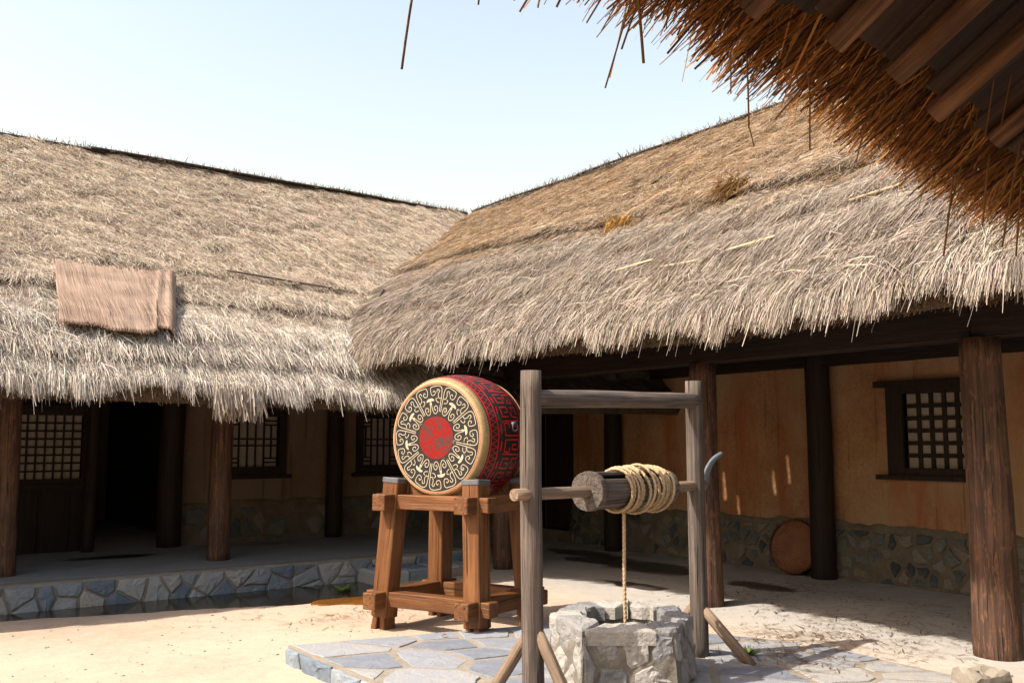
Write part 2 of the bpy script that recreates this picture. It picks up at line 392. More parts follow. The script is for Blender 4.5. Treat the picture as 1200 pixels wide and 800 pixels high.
def stone_mesh(poly, h, mat, rnd, bev=.018, bulge=.008, name='stone'):
    """slab stone: outline in xy (around its centroid), from z=-h to about 0"""
    n = len(poly)
    v = [(x, y, -h) for x, y in poly] + [(x, y, -bev * (1 + .5 * rnd.random())) for x, y in poly]
    r = max(math.hypot(x, y) for x, y in poly)
    k1 = max(.55, 1 - bev / r * 1.3)
    v += [(x * k1, y * k1, rnd.uniform(-.4, .3) * bulge) for x, y in poly]
    v += [(x * .5, y * .5, rnd.uniform(-.2, 1) * bulge) for x, y in poly] + [(0, 0, bulge * .6)]
    f = []
    for L in range(3):
        for i in range(n):
            j = (i + 1) % n; f.append((L * n + i, L * n + j, (L + 1) * n + j, (L + 1) * n + i))
    for i in range(n): f.append((3 * n + i, 3 * n + (i + 1) % n, 4 * n))
    me = mesh(name, v, f, mat)
    return me
def rough_stone(pts, h, mat, rnd, amp, seed, name, bev=.03):
    """stone with a finer, lumpy outer face"""
    n = len(pts); V = []; F = []
    rings = [(1.0, -h), (1.0, -bev), (.93, -.004), (.72, 0), (.45, 0), (.2, 0)]
    for k, z in rings: V += [(x * k, y * k, z) for x, y in pts]
    V.append((0, 0, 0)); V = np.array(V); m = V[:, 2] > -.02
    V[m, 2] += amp * fbm(V[m] + seed, 11, seed, 3) + amp * .5 * fbm(V[m] + seed, 30, seed + 3, 2)
    for L in range(len(rings) - 1): F += [(L * n + i, L * n + (i + 1) % n, (L + 1) * n + (i + 1) % n, (L + 1) * n + i) for i in range(n)]
    b = (len(rings) - 1) * n; F += [(b + i, b + (i + 1) % n, b + n) for i in range(n)]
    return mesh(name, V, F, mat)
def centred(poly):
    n = len(poly); a = 0; cx = cy = 0
    for i in range(n):
        p, q = poly[i], poly[(i + 1) % n]; k = p[0] * q[1] - q[0] * p[1]; a += k; cx += (p[0] + q[0]) * k; cy += (p[1] + q[1]) * k
    cx /= 3 * a; cy /= 3 * a
    pts = [(p[0] - cx, p[1] - cy) for p in poly]
    if a < 0: pts = pts[::-1]
    return pts, (cx, cy)
def jit_pts(x0, x1, y0, y1, sx, sy, rnd, j=.42):
    pts = []; ny = max(1, round((y1 - y0) / sy)); nx = max(1, round((x1 - x0) / sx))
    for a in range(ny):
        for b in range(nx):
            pts.append((x0 + (b + .5 + (.5 * (a % 2) - .25) + rnd.uniform(-j, j)) * (x1 - x0) / nx, y0 + (a + .5 + rnd.uniform(-j, j)) * (y1 - y0) / ny))
    return pts

# ------------------------------------------------------------------ ground
PLAT = [(2.93, 3.0), (6.45, 3.0), (6.5, 4.2), (6.6, 4.85), (6.3, 5.45), (5.7, 6.55), (5.0, 6.69), (2.95, 6.83)]
def zplat(x): return .125 - .03 * (np.asarray(x) - 3.0)
def gut_front(x): return np.interp(x, [-6, 1.4, 2.4, 3.1, 3.7, 4.1, 4.6, 5.2, 5.7, 6.0], [10.2, 10.02, 9.85, 9.62, 9.42, 9.25, 9.2, 9.6, 10.1, 10.6])
def gz(x, y):
    x = np.atleast_1d(np.asarray(x, float)); y = np.atleast_1d(np.asarray(y, float))
    near = np.exp(-((x - 5) ** 2 + (y - 7) ** 2) / 150)
    h = (.016 * n2(x, y, .9, 3, 3) + .010 * n2(x, y, 4, 9, 3)) * near
    fr = gut_front(x) + .10 * n2(x, y * 0, 2.2, 21, 3)
    d = sstep(-.10, .28, y - fr) * (1 - sstep(10.55, 10.62, y)) * (1 - sstep(5.6, 6.1, x))
    h = h - .085 * d
    # the sand banks up flush with the paving on its east side
    pe = sstep(5.0, 6.3, x) * (1 - sstep(7.0, 8.4, x)) * (1 - sstep(5.6, 6.6, y)); h = h + .012 * pe
    return h
xs = np.concatenate([[-300, -120, -50, -20, -8, -3], np.arange(-1, 11.01, .09), [12, 16, 25, 50, 120, 300]])
ys = np.concatenate([[-300, -120, -50, -20, -6, 0, 1.5], np.arange(2.5, 14.01, .09), [16, 20, 30, 60, 130, 300]])
P, F = grid(lambda a, b: np.stack([a, b, gz(a, b)], 1), xs, ys)
tag(obj('ground', mesh('ground', P, F, 'sand', True)), kind='structure')

# water standing in the gutter
wp = [(x, float(gut_front(x)) - .02) for x in np.arange(-1.5, 6.0, .25)] + [(x, 10.5) for x in np.arange(5.9, -1.6, -.5)]
tag(obj('water', mesh('water', [(x, y, -.032) for x, y in wp], [tuple(range(len(wp)))], 'gutter_water')), kind='structure')
def blob(name, pts, z, mat, label, cat, n=44, amp=.2, seed=1, thick=.006):
    cx, cy, rx, ry, rot = pts; v = []
    for i in range(n):
        a = 2 * PI * i / n; q = 1 + amp * float(fbm(np.array([[math.cos(a) * 1.3, math.sin(a) * 1.3, seed]]), 1.4, seed, 3)[0]) * 2
        x, y = rx * q * math.cos(a), ry * q * math.sin(a)
        v.append((x * math.cos(rot) - y * math.sin(rot), x * math.sin(rot) + y * math.cos(rot)))
    V = [(x, y, thick) for x, y in v] + [(x * 1.04, y * 1.04, -.01) for x, y in v]
    F = [tuple(range(n))] + [(i, n + i, n + (i + 1) % n, (i + 1) % n) for i in range(n)]
    o = obj(name, mesh(name, V, F, mat), None, Matrix.Translation((cx, cy, z)))
    return tag(o, label, cat)
blob('algae_patch', (4.62, 9.02, .5, .2, -.2), .010, 'algae_water', 'shallow orange brown algae water at the gutter end beside the drum stand', 'puddle', seed=4)

# ------------------------------------------------------------------ raised veranda of the north house, with stone kerb
PZ = .23
plat = tag(obj('platform', mesh('platform', [(x, y, z) for z in (-.1, PZ - .004) for x, y in ((-6, 10.56), (7.05, 10.62), (7.05, 11.2), (10.3, 13.9), (10.3, 22), (-6, 22))],
        [(0, 6, 7, 1)[::-1], (1, 7, 8, 2)[::-1], (2, 8, 9, 3)[::-1], (3, 9, 10, 4)[::-1], (4, 10, 11, 5)[::-1], (5, 11, 6, 0)[::-1], (6, 7, 8, 9, 10, 11)], 'platform_floor')), kind='structure')
rk = random.Random(11)
kv, kf = grid(lambda a, b: np.stack([a, 10.535 + .012 * n2(a, b, 7, 5) + 0.004 * a, b], 1), np.arange(-2, 7.06, .06), np.linspace(-.12, PZ - .002, 7))
n0 = len(kv); back = [(x, 10.75, PZ - .001) for x in np.arange(-2, 7.06, .06)]
kv = np.concatenate([kv, np.array(back)]); m_ = len(back)
kf += [(i * 7 + 6, (i + 1) * 7 + 6, n0 + i + 1, n0 + i) for i in range(m_ - 1)]
obj('kerb_mortar', mesh('kerb_mortar', kv, kf, 'kerb_mortar', True), plat)
Mk = Matrix(((1, 0, 0, 0), (0, 0, -1, 0), (0, 1, 0, 0), (0, 0, 0, 1)))     # local xy -> world xz, local +z -> -y
for c in voronoi(jit_pts(-2, 7.0, -.10, PZ - .012, .27, .165, rk, .48), [(-2, -.1), (7.0, -.1), (7.0, PZ - .012), (-2, PZ - .012)]):
    c = inset(c, .004)
    if len(c) < 3 or area(c) < .006: continue
    pts, (cx, cz) = centred(rough_poly(c, .13, rk, .06))
    o = obj('stone', stone_mesh(pts, .06, 'kerb_stone', rk, .014, .012), plat, Matrix.Translation((cx, 10.525 - rk.uniform(0, .022) + .004 * cx, cz)) @ Mk)
# low stone step in front of the kerb
st = tag(obj('stone_step', mesh('stone_step', [(x, y, z) for z in (-.1, .105) for x, y in ((5.42, 10.02), (6.75, 9.95), (6.75, 10.5), (5.42, 10.5))],
        [(0, 1, 5, 4), (1, 2, 6, 5), (2, 3, 7, 6), (3, 0, 4, 7), (4, 5, 6, 7)], 'kerb_mortar')), 'low step of grey stone slabs against the kerb behind the drum stand', 'step')
for k, (x0, x1) in enumerate(((5.40, 5.80), (5.81, 6.18), (6.19, 6.52), (6.53, 6.78))):
    pts, (cx, cy) = centred(rough_poly([(x0, 9.99), (x1, 9.96), (x1, 10.5), (x0, 10.5)], .05, rk, .15))
    obj('slab', stone_mesh(pts, .16, 'kerb_stone', rk, .02, .012), st, Matrix.Translation((cx, cy, .125 + rk.uniform(-.008, .008))))

# ------------------------------------------------------------------ paved apron round the well
pav = obj('paving', mesh('paving', [(x, y, zplat(x) - .004) for x, y in PLAT] + [(x, y, -.15) for x, y in PLAT],
        [tuple(range(8))] + [(i, 8 + i, 8 + (i + 1) % 8, (i + 1) % 8) for i in range(8)], 'mortar')); tag(pav, kind='structure')
rp = random.Random(5)
for c in voronoi(jit_pts(2.93, 6.6, 3.0, 6.83, .50, .44, rp, .40), PLAT):
    c = inset(c, rp.uniform(.014, .030))
    if len(c) < 3 or area(c) < .012: continue
    pts, (cx, cy) = centred(rough_poly(c, .085, rp, .075))
    R = Matrix.Rotation(.03 + rp.uniform(-.008, .008), 4, 'Y') @ Matrix.Rotation(rp.uniform(-.008, .008), 4, 'X')
    obj('flagstone', stone_mesh(pts, .05, 'flag_stone', rp, .004, .003, 'flagstone'), pav, Matrix.Translation((cx, cy, float(zplat(cx)) + rp.uniform(.0, .006))) @ R)
# riser stones down the west and north edge of the apron
for side in (0, 1):
    L = 3.8 if side == 0 else 2.1
    for c in voronoi(jit_pts(0, L, -.08, .118, .44, .2, rp, .3), [(0, -.08), (L, -.08), (L, .118), (0, .118)]):
        c = inset(c, .008)
        if len(c) < 3 or area(c) < .006: continue
        pts, (cx, cz) = centred(rough_poly(c, .08, rp, .1))
        if side == 0: M = Matrix.Translation((2.925 - rp.uniform(0, .015), 6.82 - cx, cz)) @ Matrix.Rotation(-PI / 2, 4, 'Z') @ Mk
        else:
            M = Matrix.Translation((2.95 + cx, 6.835 - cx * .067 + rp.uniform(0, .01), cz - cx * .03)) @ Matrix.Rotation(PI, 4, 'Z') @ Mk
        obj('edge_stone', rough_stone(pts, .05, 'kerb_stone', rp, .022, rp.randint(0, 99), 'edge_stone', .015), pav, M)
# broken stone at the paving's edge
pts, (cx, cy) = centred(rough_poly([(6.1, 3.35), (6.52, 3.3), (6.60, 3.55), (6.3, 3.62)], .12, rp, .08))
tag(obj('loose_stone', rough_stone(pts, .14, 'mortar', rp, .05, 7, 'loose_stone', .05), None, Matrix.Translation((cx, cy, .10))), 'rough broken stone lump at the edge of the paving by the thick column', 'stone')

# ------------------------------------------------------------------ thatch machinery
def quads_mesh(name, P0, P2, wv, wid, colr, mat):
    n = len(P0); w0 = wv * (wid * .5)[:, None]
    V = np.empty((n, 4, 3)); V[:, 0] = P0 - w0; V[:, 1] = P0 + w0; V[:, 2] = P2 + w0 * .6; V[:, 3] = P2 - w0 * .6
    me = bpy.data.meshes.new(name); me.vertices.add(n * 4); me.vertices.foreach_set('co', V.ravel().astype(np.float32))
    me.loops.add(n * 4); me.loops.foreach_set('vertex_index', np.arange(n * 4, dtype=np.int32))
    me.polygons.add(n); me.polygons.foreach_set('loop_start', np.arange(0, n * 4, 4, dtype=np.int32)); me.polygons.foreach_set('loop_total', np.full(n, 4, np.int32))
    me.materials.append(MATS[mat]); me.update(calc_edges=True)
    ca = me.color_attributes.new('col', 'FLOAT_COLOR', 'POINT')
    c = np.ones((n, 4, 4), np.float32); c[:, :, :3] = colr[:, None, :]
    ca.data.foreach_set('color', c.ravel()); return me
def strands_mesh(name, P0, P1, P2, wv, wid, colr, mat):
    n = len(P0); w0 = wv * (wid * .5)[:, None]
    V = np.empty((n, 6, 3)); V[:, 0] = P0 - w0; V[:, 1] = P0 + w0; V[:, 2] = P1 - w0; V[:, 3] = P1 + w0; V[:, 4] = P2 - w0 * .7; V[:, 5] = P2 + w0 * .7
    b = (np.arange(n) * 6)[:, None, None]; f = np.array([[0, 1, 3, 2], [2, 3, 5, 4]])[None] + b
    me = bpy.data.meshes.new(name); me.vertices.add(n * 6); me.vertices.foreach_set('co', V.ravel().astype(np.float32))
    me.loops.add(n * 8); me.loops.foreach_set('vertex_index', f.ravel().astype(np.int32))
    me.polygons.add(n * 2); me.polygons.foreach_set('loop_start', np.arange(0, n * 8, 4, dtype=np.int32)); me.polygons.foreach_set('loop_total', np.full(n * 2, 4, np.int32))
    me.materials.append(MATS[mat]); me.update(calc_edges=True)
    ca = me.color_attributes.new('col', 'FLOAT_COLOR', 'POINT')
    c = np.ones((n, 6, 4), np.float32); c[:, :, :3] = colr[:, None, :]
    ca.data.foreach_set('color', c.ravel()); return me
def courses(sm, a, edges, hts, seed):
    """step profile: layer k ends (downhill) at distance edges[k] from the eave and stands hts[k] proud there"""
    h = 0
    for k, (e, t_) in enumerate(zip(edges, hts)):
        ee = e + .07 * n2(a, a * 0, .8, seed + k, 3) + .05 * n2(a, a * 0, 4.5, seed + 50 + k, 2)
        h = h + t_ * sstep(ee - .015, ee + .015, sm) * (1 - sstep(ee + .1, ee + .9, sm))
    return h
class Roof:
    def __init__(s, fn, a0, a1, slen, edges, hts, seed): s.fn, s.a0, s.a1, s.L, s.edges, s.hts, s.seed = fn, a0, a1, slen, edges, hts, seed
    def frame(s, a, t):
        e = .004
        p = s.fn(a, t); d = nrm(s.fn(a, t - e) - p); q = nrm(s.fn(a + .01, t) - p)
        n = nrm(np.cross(q, d)); n = n * np.sign(n[:, 2:3]); return p, d, q, n
    def h(s, a, t):
        sm = t * s.L
        return courses(sm, a, s.edges, s.hts, s.seed) + .045 * n2(a, sm, 1.7, s.seed + 91, 3) + .05 * n2(a, sm, 5, s.seed + 95, 3)
def roof_strands(name, roof, n, colfn, keep, L=(.16, .42), wd=(.0022, .0068), clump=.30, spread=.22, lift=.10, over=.14, bias=0.0, pw=1.25, parent=None, mat='thatch', drift=None):
    a = rng.uniform(roof.a0, roof.a1, n); t = rng.random(n) ** pw
    p, d, q, nn = roof.frame(a, t); sm = t * roof.L
    k = keep(p, a, sm); a, t, p, d, q, nn, sm = a[k], t[k], p[k], d[k], q[k], nn[k], sm[k]; n = len(a)
    h = roof.h(a, t); h = h + rng.uniform(-.03, .012, n); p0 = p + nn * h[:, None]
    wild = sstep(.5, 2.6, sm)                                             # combed at the eave, matted higher up
    phi = clump * n2(a, sm, 2.6, roof.seed + 7, 3) * (.35 + wild) * 1.6 + rng.normal(0, spread, n) * (.55 + 1.5 * wild) + bias * wild
    if drift is not None: phi = phi + drift(a, sm)
    stray = rng.random(n) < .11 + .11 * wild; phi = phi + stray * rng.normal(0, .9, n)
    dr = d * np.cos(phi)[:, None] + q * np.sin(phi)[:, None]
    ln = rng.uniform(L[0], L[1], n) * (1 - .5 * wild)
    ov = over * (.55 + .75 * n2(a, a * 0, 2.4, roof.seed + 3, 3) + .5 * n2(a, a * 0, 11, roof.seed + 13, 2)) + np.abs(rng.normal(0, .035, n)) + (rng.random(n) < .015) * rng.uniform(.05, .16, n)
    ln = np.where(sm < .5, np.minimum(ln, sm + ov), ln); ln = np.maximum(ln, .06)
    lf = np.abs(rng.normal(0, lift, n)) * (.6 + .6 * wild) + stray * .12
    p1 = p0 + dr * (ln * .5)[:, None] + nn * (ln * lf * .5)[:, None]
    past = np.maximum(0, ln - sm)
    p2 = p0 + dr * ln[:, None] + nn * (ln * (lf * .65 - .04))[:, None]; p2[:, 2] -= past * .55
    roll = rng.normal(0, .75, n); wv = np.cross(dr, nn); wv = wv * np.cos(roll)[:, None] + nn * np.sin(roll)[:, None]
    c = colfn(a, sm, n)
    wr = (wd[0] + (wd[1] - wd[0]) * rng.random(n) ** 1.7) * np.where(sm > 1.0, .85, 1.0); lo = (sm < 1.0); up_ = ~lo
    me = strands_mesh(name, p0[lo], p1[lo], p2[lo], wv[lo], wr[lo], c[lo], mat)
    if up_.any(): tag(obj('upper_thatch', quads_mesh('upper_thatch', p0[up_], p2[up_], wv[up_], wr[up_], c[up_], mat), parent), kind='stuff')
    return tag(obj(name, me, parent), kind='stuff')
def eave_ends(name, roof, n, thick, colr, parent, keep, over=.10, wd=(.006, .012), mat='thatch', L=(.12, .3), phis=.2):
    """cut ends of the bundles that show on the edge and underside of the eave"""
    a = rng.uniform(roof.a0, roof.a1, n); t = np.zeros(n) + .0005
    p, d, q, nn = roof.frame(a, t); k = keep(p, a, a * 0); a, p, d, q, nn = a[k], p[k], d[k], q[k], nn[k]; n = len(a)
    dep = rng.random(n) * thick; back = rng.uniform(0, .22, n)
    p0 = p - nn * dep[:, None] - d * back[:, None]
    phi = rng.normal(0, phis, n) + .3 * n2(a, dep, 3, 77, 2); dr = d * np.cos(phi)[:, None] + q * np.sin(phi)[:, None]
    ln = back + over * (.6 + .5 * n2(a, a * 0, 2.4, roof.seed + 3, 3)) * rng.uniform(.3, 1.25, n) - dep * .12
    ln = np.maximum(ln, .05)
    p1 = p0 + dr * (ln * .5)[:, None]; p2 = p0 + dr * ln[:, None]; p2[:, 2] -= np.maximum(0, ln - back) * .45
    roll = rng.uniform(0, PI, n); wv = np.cross(dr, nn) * np.cos(roll)[:, None] + nn * np.sin(roll)[:, None]
    c = np.array(colr)[None] * rng.uniform(.55, 1.3, (n, 1)) * (1 + rng.normal(0, .05, (n, 3)))
    me = strands_mesh(name, p0, p1, p2, wv, rng.uniform(wd[0], wd[1], n), np.clip(c, .01, .9), mat)
    return tag(obj(name, me, parent), kind='stuff')
def slab(name, roof, thick, na, nt_, parent, hole=None, keep_t=1.0):
    A = np.linspace(roof.a0, roof.a1, na); T = np.linspace(0, keep_t, nt_)
    U, V = np.meshgrid(A, T, indexing='ij'); u, v = U.ravel(), V.ravel()
    p, d, q, nn = roof.frame(u, v); top = p + nn * (roof.h(u, v) - .035)[:, None]; bot = p - nn * thick
    ix = np.arange(na * nt_).reshape(na, nt_); a, b, c, e = ix[:-1, :-1].ravel(), ix[1:, :-1].ravel(), ix[1:, 1:].ravel(), ix[:-1, 1:].ravel()
    ok = np.ones(len(a), bool) if hole is None else ~hole((u[a] + u[c]) / 2, (v[a] + v[c]) / 2 * roof.L)
    a, b, c, e = a[ok], b[ok], c[ok], e[ok]; m = na * nt_
    f = np.concatenate([np.stack([a, b, c, e], 1), np.stack([e, c, b, a], 1) + m])
    edge = ix[:, 0]; f = np.concatenate([f, np.stack([edge[:-1], edge[:-1] + m, edge[1:] + m, edge[1:]], 1)])
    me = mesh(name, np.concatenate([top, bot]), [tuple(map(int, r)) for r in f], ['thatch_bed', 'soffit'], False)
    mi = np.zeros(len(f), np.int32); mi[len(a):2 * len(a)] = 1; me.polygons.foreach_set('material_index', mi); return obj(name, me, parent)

XR, YR, ZR = 10.2, 15.35, 6.08
def eave_x(y): return 5.72 - 1.0 * sstep(8.0, 11.2, y) + .03 * np.sin(y * 1.3)
def fnR(a, t):
    xe = eave_x(a); b = .04 * np.sin(np.clip(t, 0, 1) * PI) - .07 * np.exp(-np.maximum(t, 0) * 14)
    return np.stack([xe + (XR - xe) * t, a, 2.725 + (ZR - 2.725) * t + b + .03 * np.sin(a * .9)], 1)
def fnL(a, t):
    b = .03 * np.sin(np.clip(t, 0, 1) * PI) - .08 * np.exp(-np.maximum(t, 0) * 14)
    return np.stack([a, 9.62 + (YR - 9.62) * t, 2.27 + (ZR - 2.27) * t + b + .025 * np.sin(a * .8)], 1)
def zR(x, y): xe = eave_x(y); t = (x - xe) / (XR - xe); return np.where((t > -.02) & (t < 1.0), 2.725 + (ZR - 2.725) * t, -9)
def zL(x, y): t = (y - 9.62) / (YR - 9.62); return np.where((t > -.02) & (t < 1.0), 2.27 + (ZR - 2.27) * t, -9)
roofR = Roof(fnR, -1.5, 15.3, 5.6, [.95, 1.55, 2.35], [.045, .05, .07], 11)
roofL = Roof(fnL, -3.0, 10.2, 6.9, [.55, .86, 1.75, 2.5], [.075, .06, .07, .045], 23)

# ------------------------------------------------------------------ house bodies
def wall_mesh(name, u0, u1, z0, z1, holes, thick, place, mat):
    """wall in (u,z) with rectangular openings; place(u, depth, z) -> world"""
    us = sorted({u0, u1, *[h[0] for h in holes], *[h[1] for h in holes]}); zs = sorted({z0, z1, *[h[2] for h in holes], *[h[3] for h in holes]})
    nu, nz = len(us) - 1, len(zs) - 1
    def full(i, j):
        if not (0 <= i < nu and 0 <= j < nz): return False
        a, b = (us[i] + us[i + 1]) / 2, (zs[j] + zs[j + 1]) / 2
        return not any(h[0] < a < h[1] and h[2] < b < h[3] for h in holes)
    V = []; F = []
    def q(*pts): n = len(V); V.extend(place(*p) for p in pts); F.append((n, n + 1, n + 2, n + 3))
    for i in range(nu):
        for j in range(nz):
            if not full(i, j): continue
            a, b, c, d = us[i], us[i + 1], zs[j], zs[j + 1]
            q((a, 0, c), (b, 0, c), (b, 0, d), (a, 0, d)); q((b, thick, c), (a, thick, c), (a, thick, d), (b, thick, d))
            if not full(i - 1, j): q((a, thick, c), (a, 0, c), (a, 0, d), (a, thick, d))
            if not full(i + 1, j): q((b, 0, c), (b, thick, c), (b, thick, d), (b, 0, d))
            if not full(i, j - 1): q((a, thick, c), (b, thick, c), (b, 0, c), (a, 0, c))
            if not full(i, j + 1): q((a, 0, d), (b, 0, d), (b, thick, d), (a, thick, d))
    return mesh(name, V, F, mat)
def box_mesh(name, x0, x1, y0, y1, z0, z1, mat):
    v = [(x, y, z) for z in (z0, z1) for x, y in ((x0, y0), (x1, y0), (x1, y1), (x0, y1))]
    return mesh(name, v, [(3, 2, 1, 0), (4, 5, 6, 7), (0, 1, 5, 4), (1, 2, 6, 5), (2, 3, 7, 6), (3, 0, 4, 7)], mat)
def window(parent, place, u0, u1, z0, z1, vbars, hbars, label=None, lintel=.0, fw=.075, split=True, fs=None, bw=.011):
    """frame with separate lintel, sill, lattice bars and paper panes; place(u, depth, z), depth < 0 is proud of the wall"""
    V = []; F = []
    def bx(a, b, c, d, e0, e1):
        n = len(V); V.extend(place(u, e, z) for e in (e0, e1) for u, z in ((a, c), (b, c), (b, d), (a, d)))
        F.extend([(n, n + 1, n + 2, n + 3), (n + 7, n + 6, n + 5, n + 4), (n, n + 4, n + 5, n + 1), (n + 1, n + 5, n + 6, n + 2), (n + 2, n + 6, n + 7, n + 3), (n + 3, n + 7, n + 4, n)])
    fs = fs or fw; bx(u0 - fs, u0, z0 - fw, z1 + fw, -.05, .12); bx(u1, u1 + fs, z0 - fw, z1 + fw, -.05, .12)
    bx(u0 + .001, u1 - .001, z1, z1 + fw, -.047, .12); bx(u0 + .001, u1 - .001, z0 - fw, z0, -.047, .12)
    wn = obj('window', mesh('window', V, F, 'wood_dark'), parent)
    if label: wn['label'] = label
    for nm, c, d, ex in (('sill', z0 - fw - .055, z0 - fw - .001, -.10), ('lintel', z1 + fw + .001, z1 + fw + .07, -.09)):
        V, F = [], []; bx(u0 - fs - .07 - lintel, u1 + fs + .07 + lintel, c, d, ex, .10); obj(nm, mesh(nm, V, F, 'wood_dark'), wn)
    for (u, a, b) in vbars:
        V, F = [], []; bx(u - bw, u + bw, z0 + a * (z1 - z0), z0 + b * (z1 - z0), .040, .062); obj('lattice_bar', mesh('lattice_bar', V, F, 'wood_dark'), wn)
    for (z, a, b) in hbars:
        V, F = [], []; bx(u0 + a * (u1 - u0), u0 + b * (u1 - u0), z - bw, z + bw, .036, .058); obj('lattice_bar', mesh('lattice_bar', V, F, 'wood_dark'), wn)
    if split:
        ue = [u0] + sorted(u for u, a, b in vbars) + [u1]; ze = [z0] + sorted(z for z, a, b in hbars) + [z1]
        V, F = [], []; du, dz = ue[1] - ue[0], ze[1] - ze[0]
        base = place(ue[0], .064, ze[0]); bx(0, 1, 0, 1, .064, .070)
        for i in range(len(ue) - 1):
            for j in range(len(ze) - 1):
                V, F = [], []; bx(ue[i] + .001, ue[i + 1] - .001, ze[j] + .001, ze[j + 1] - .001, .0635, .069); obj('pane', mesh('pane', V, F, 'paper'), wn)
    else:
        V, F = [], []; bx(u0 + .002, u1 - .002, z0 + .002, z1 - .002, .0645, .069); obj('paper_panel', mesh('paper_panel', V, F, 'paper'), wn)
    return wn
def lattice(u0, u1, z0, z1, nu, nz):
    return [(u0 + (u1 - u0) * i / nu, 0, 1) for i in range(1, nu)], [(z0 + (z1 - z0) * i / nz, 0, 1) for i in range(1, nz)]
def fancy(u0, u1, z0, z1):
    W, Hh = u1 - u0, z1 - z0
    vb = [(u0 + W * f, .0, 1) for f in (.26, .42, .58, .74)] + [(u0 + W * f, .16, .84) for f in (.12, .88)]
    hb = [(z0 + Hh * f, 0, 1) for f in (.42, .55)] + [(z0 + Hh * f, a, b) for f in (.09, .17, .83, .91) for a, b in ((0, .26), (.74, 1))]
    return vb, hb

# --- east house (ochre wall, round columns)
east = thing('thatched_house', 'thatched house with ochre plaster wall, rubble plinth and thick round veranda columns', 'house', (10.1, 7, 0))
def plE(u, d, z): return (10.1 + d, u, z)                     # u = Y
WIN = (5.44, 6.2, 1.33, 2.17)
wl = obj('wall', wall_mesh('wall', -1.5, 13.38, -.1, 4.6, [(12.2, 13.0, .12, 2.5), WIN], .22, plE, 'plaster_ochre'), east)
def flip(me): me.flip_normals(); return me
flip(wl.data)
ax = np.arange(2.5, 12.19, .05); ph = .66 + .05 * n2(ax, ax * 0, 1.6, 31, 3) + .05 * n2(ax, ax * 0, 7, 33, 2)
hz = np.linspace(0, 1, 12)
V = [];
for i, a in enumerate(ax):
    for k in hz:
        z = -.08 + (ph[i] + .08) * k; V.append((10.06 + .012 * float(vn(np.array([[a, z, 0]]), 9, 3)[0]) + .02 * k ** 6, a, z))
    V.append((10.12, a, ph[i] + .01))
kk = len(hz) + 1
F = [(i * kk + j, i * kk + j + 1, (i + 1) * kk + j + 1, (i + 1) * kk + j) for i in range(len(ax) - 1) for j in range(kk - 1)]
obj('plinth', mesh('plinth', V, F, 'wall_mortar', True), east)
rw = random.Random(21)
Me = Matrix(((0, 0, -1, 0), (-1, 0, 0, 0), (0, 1, 0, 0), (0, 0, 0, 1)))       # local x -> -Y, local y -> Z, local z -> -X
for c in voronoi(jit_pts(-12.15, -3.5, 0, .60, .19, .15, rw, .45), [(-12.15, 0), (-3.5, 0), (-3.5, .60), (-12.15, .60)]):
    if rw.random() < .15: continue
    c = inset(c, rw.uniform(.006, .022))
    if len(c) < 3 or area(c) < .003: continue
    pts, (cx, cz) = centred(rough_poly(c, .34, rw, .05))
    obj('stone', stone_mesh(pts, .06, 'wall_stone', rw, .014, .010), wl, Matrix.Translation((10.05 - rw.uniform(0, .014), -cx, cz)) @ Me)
vb, hb = lattice(*WIN, 5, 6)
window(east, plE, *WIN, vb, hb, lintel=.06, fw=.08, fs=.20, bw=.024)
for y, r, r2 in ((3.82, .172, .150), (6.70, .150, .135), (10.22, .132, .12)):
    log('column', (7.33, y, -.05), (7.33 - .02, y, 2.42), r, r2, 'wood_column', east, seed=int(y * 7), seg=20, rough=.05, bend=.006)
for y, r in ((7.24, .15), (10.98, .135), (3.3, .14)):
    log('wall_post', (9.94, y, -.05), (9.94, y, 4.3), r, r * .95, 'wood_dark', east, seed=int(y * 5), seg=18, rough=.03)
for k, (y0, y1) in enumerate(((-1.5, 3.84), (3.845, 6.70), (6.705, 10.35))):
    plank('beam', (7.32, y0, 2.54), (7.32, y1, 2.54), .22, .26, 'wood_dark', east, seed=k)
for y in (3.82, 6.70, 10.22):
    plank('tie_beam', (7.2, y, 2.80), (10.1, y, 2.80), .16, .20, 'wood_dark', east)
plank('wall_plate', (9.93, -1.5, 2.62), (9.93, 13.2, 2.62), .12, .16, 'wood_dark', east)
# board above the front beam closes the gap to the roof
plank('fascia', (7.36, -1.5, 2.95), (7.36, 10.3, 2.95), .05, .54, 'wood_dark', east)
# door frame, filled with added dark boards in place of the doorway's shade
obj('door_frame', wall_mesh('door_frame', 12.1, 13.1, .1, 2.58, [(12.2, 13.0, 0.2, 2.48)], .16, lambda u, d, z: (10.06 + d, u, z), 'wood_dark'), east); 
for k_ in range(4): plank('doorway_shade_board', (10.25, 12.30 + k_ * .2, .2), (10.25, 12.30 + k_ * .2, 2.49), .04, .197, 'wood_dark', east, seed=k_, bev=.004, up=(0, 1, 0))
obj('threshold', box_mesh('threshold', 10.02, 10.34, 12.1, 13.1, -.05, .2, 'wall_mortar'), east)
obj('light_stop_partition', wall_mesh('light_stop_partition', 10.9, 18.5, -.1, 4.4, [], .1, lambda u, d, z: (12.0 + d, u, z), 'wood_dark'), east)  # inner wall out of view, added to stop light showing through the doorway
obj('back_wall', wall_mesh('back_wall', -1.5, 15.2, -.1, 3.4, [], .2, lambda u, d, z: (14.0 + d, u, z), 'plaster_dim'), east)
obj('end_wall', wall_mesh('end_wall', 10.32, 14.0, -.1, 3.4, [], .2, lambda u, d, z: (u, -1.4 + d, z), 'plaster_dim'), east)
roofE = obj('roof', box_mesh('roof', XR - .05, XR + .05, -1.5, 15.3, 5.75, 5.85, 'wood_dark'), east)
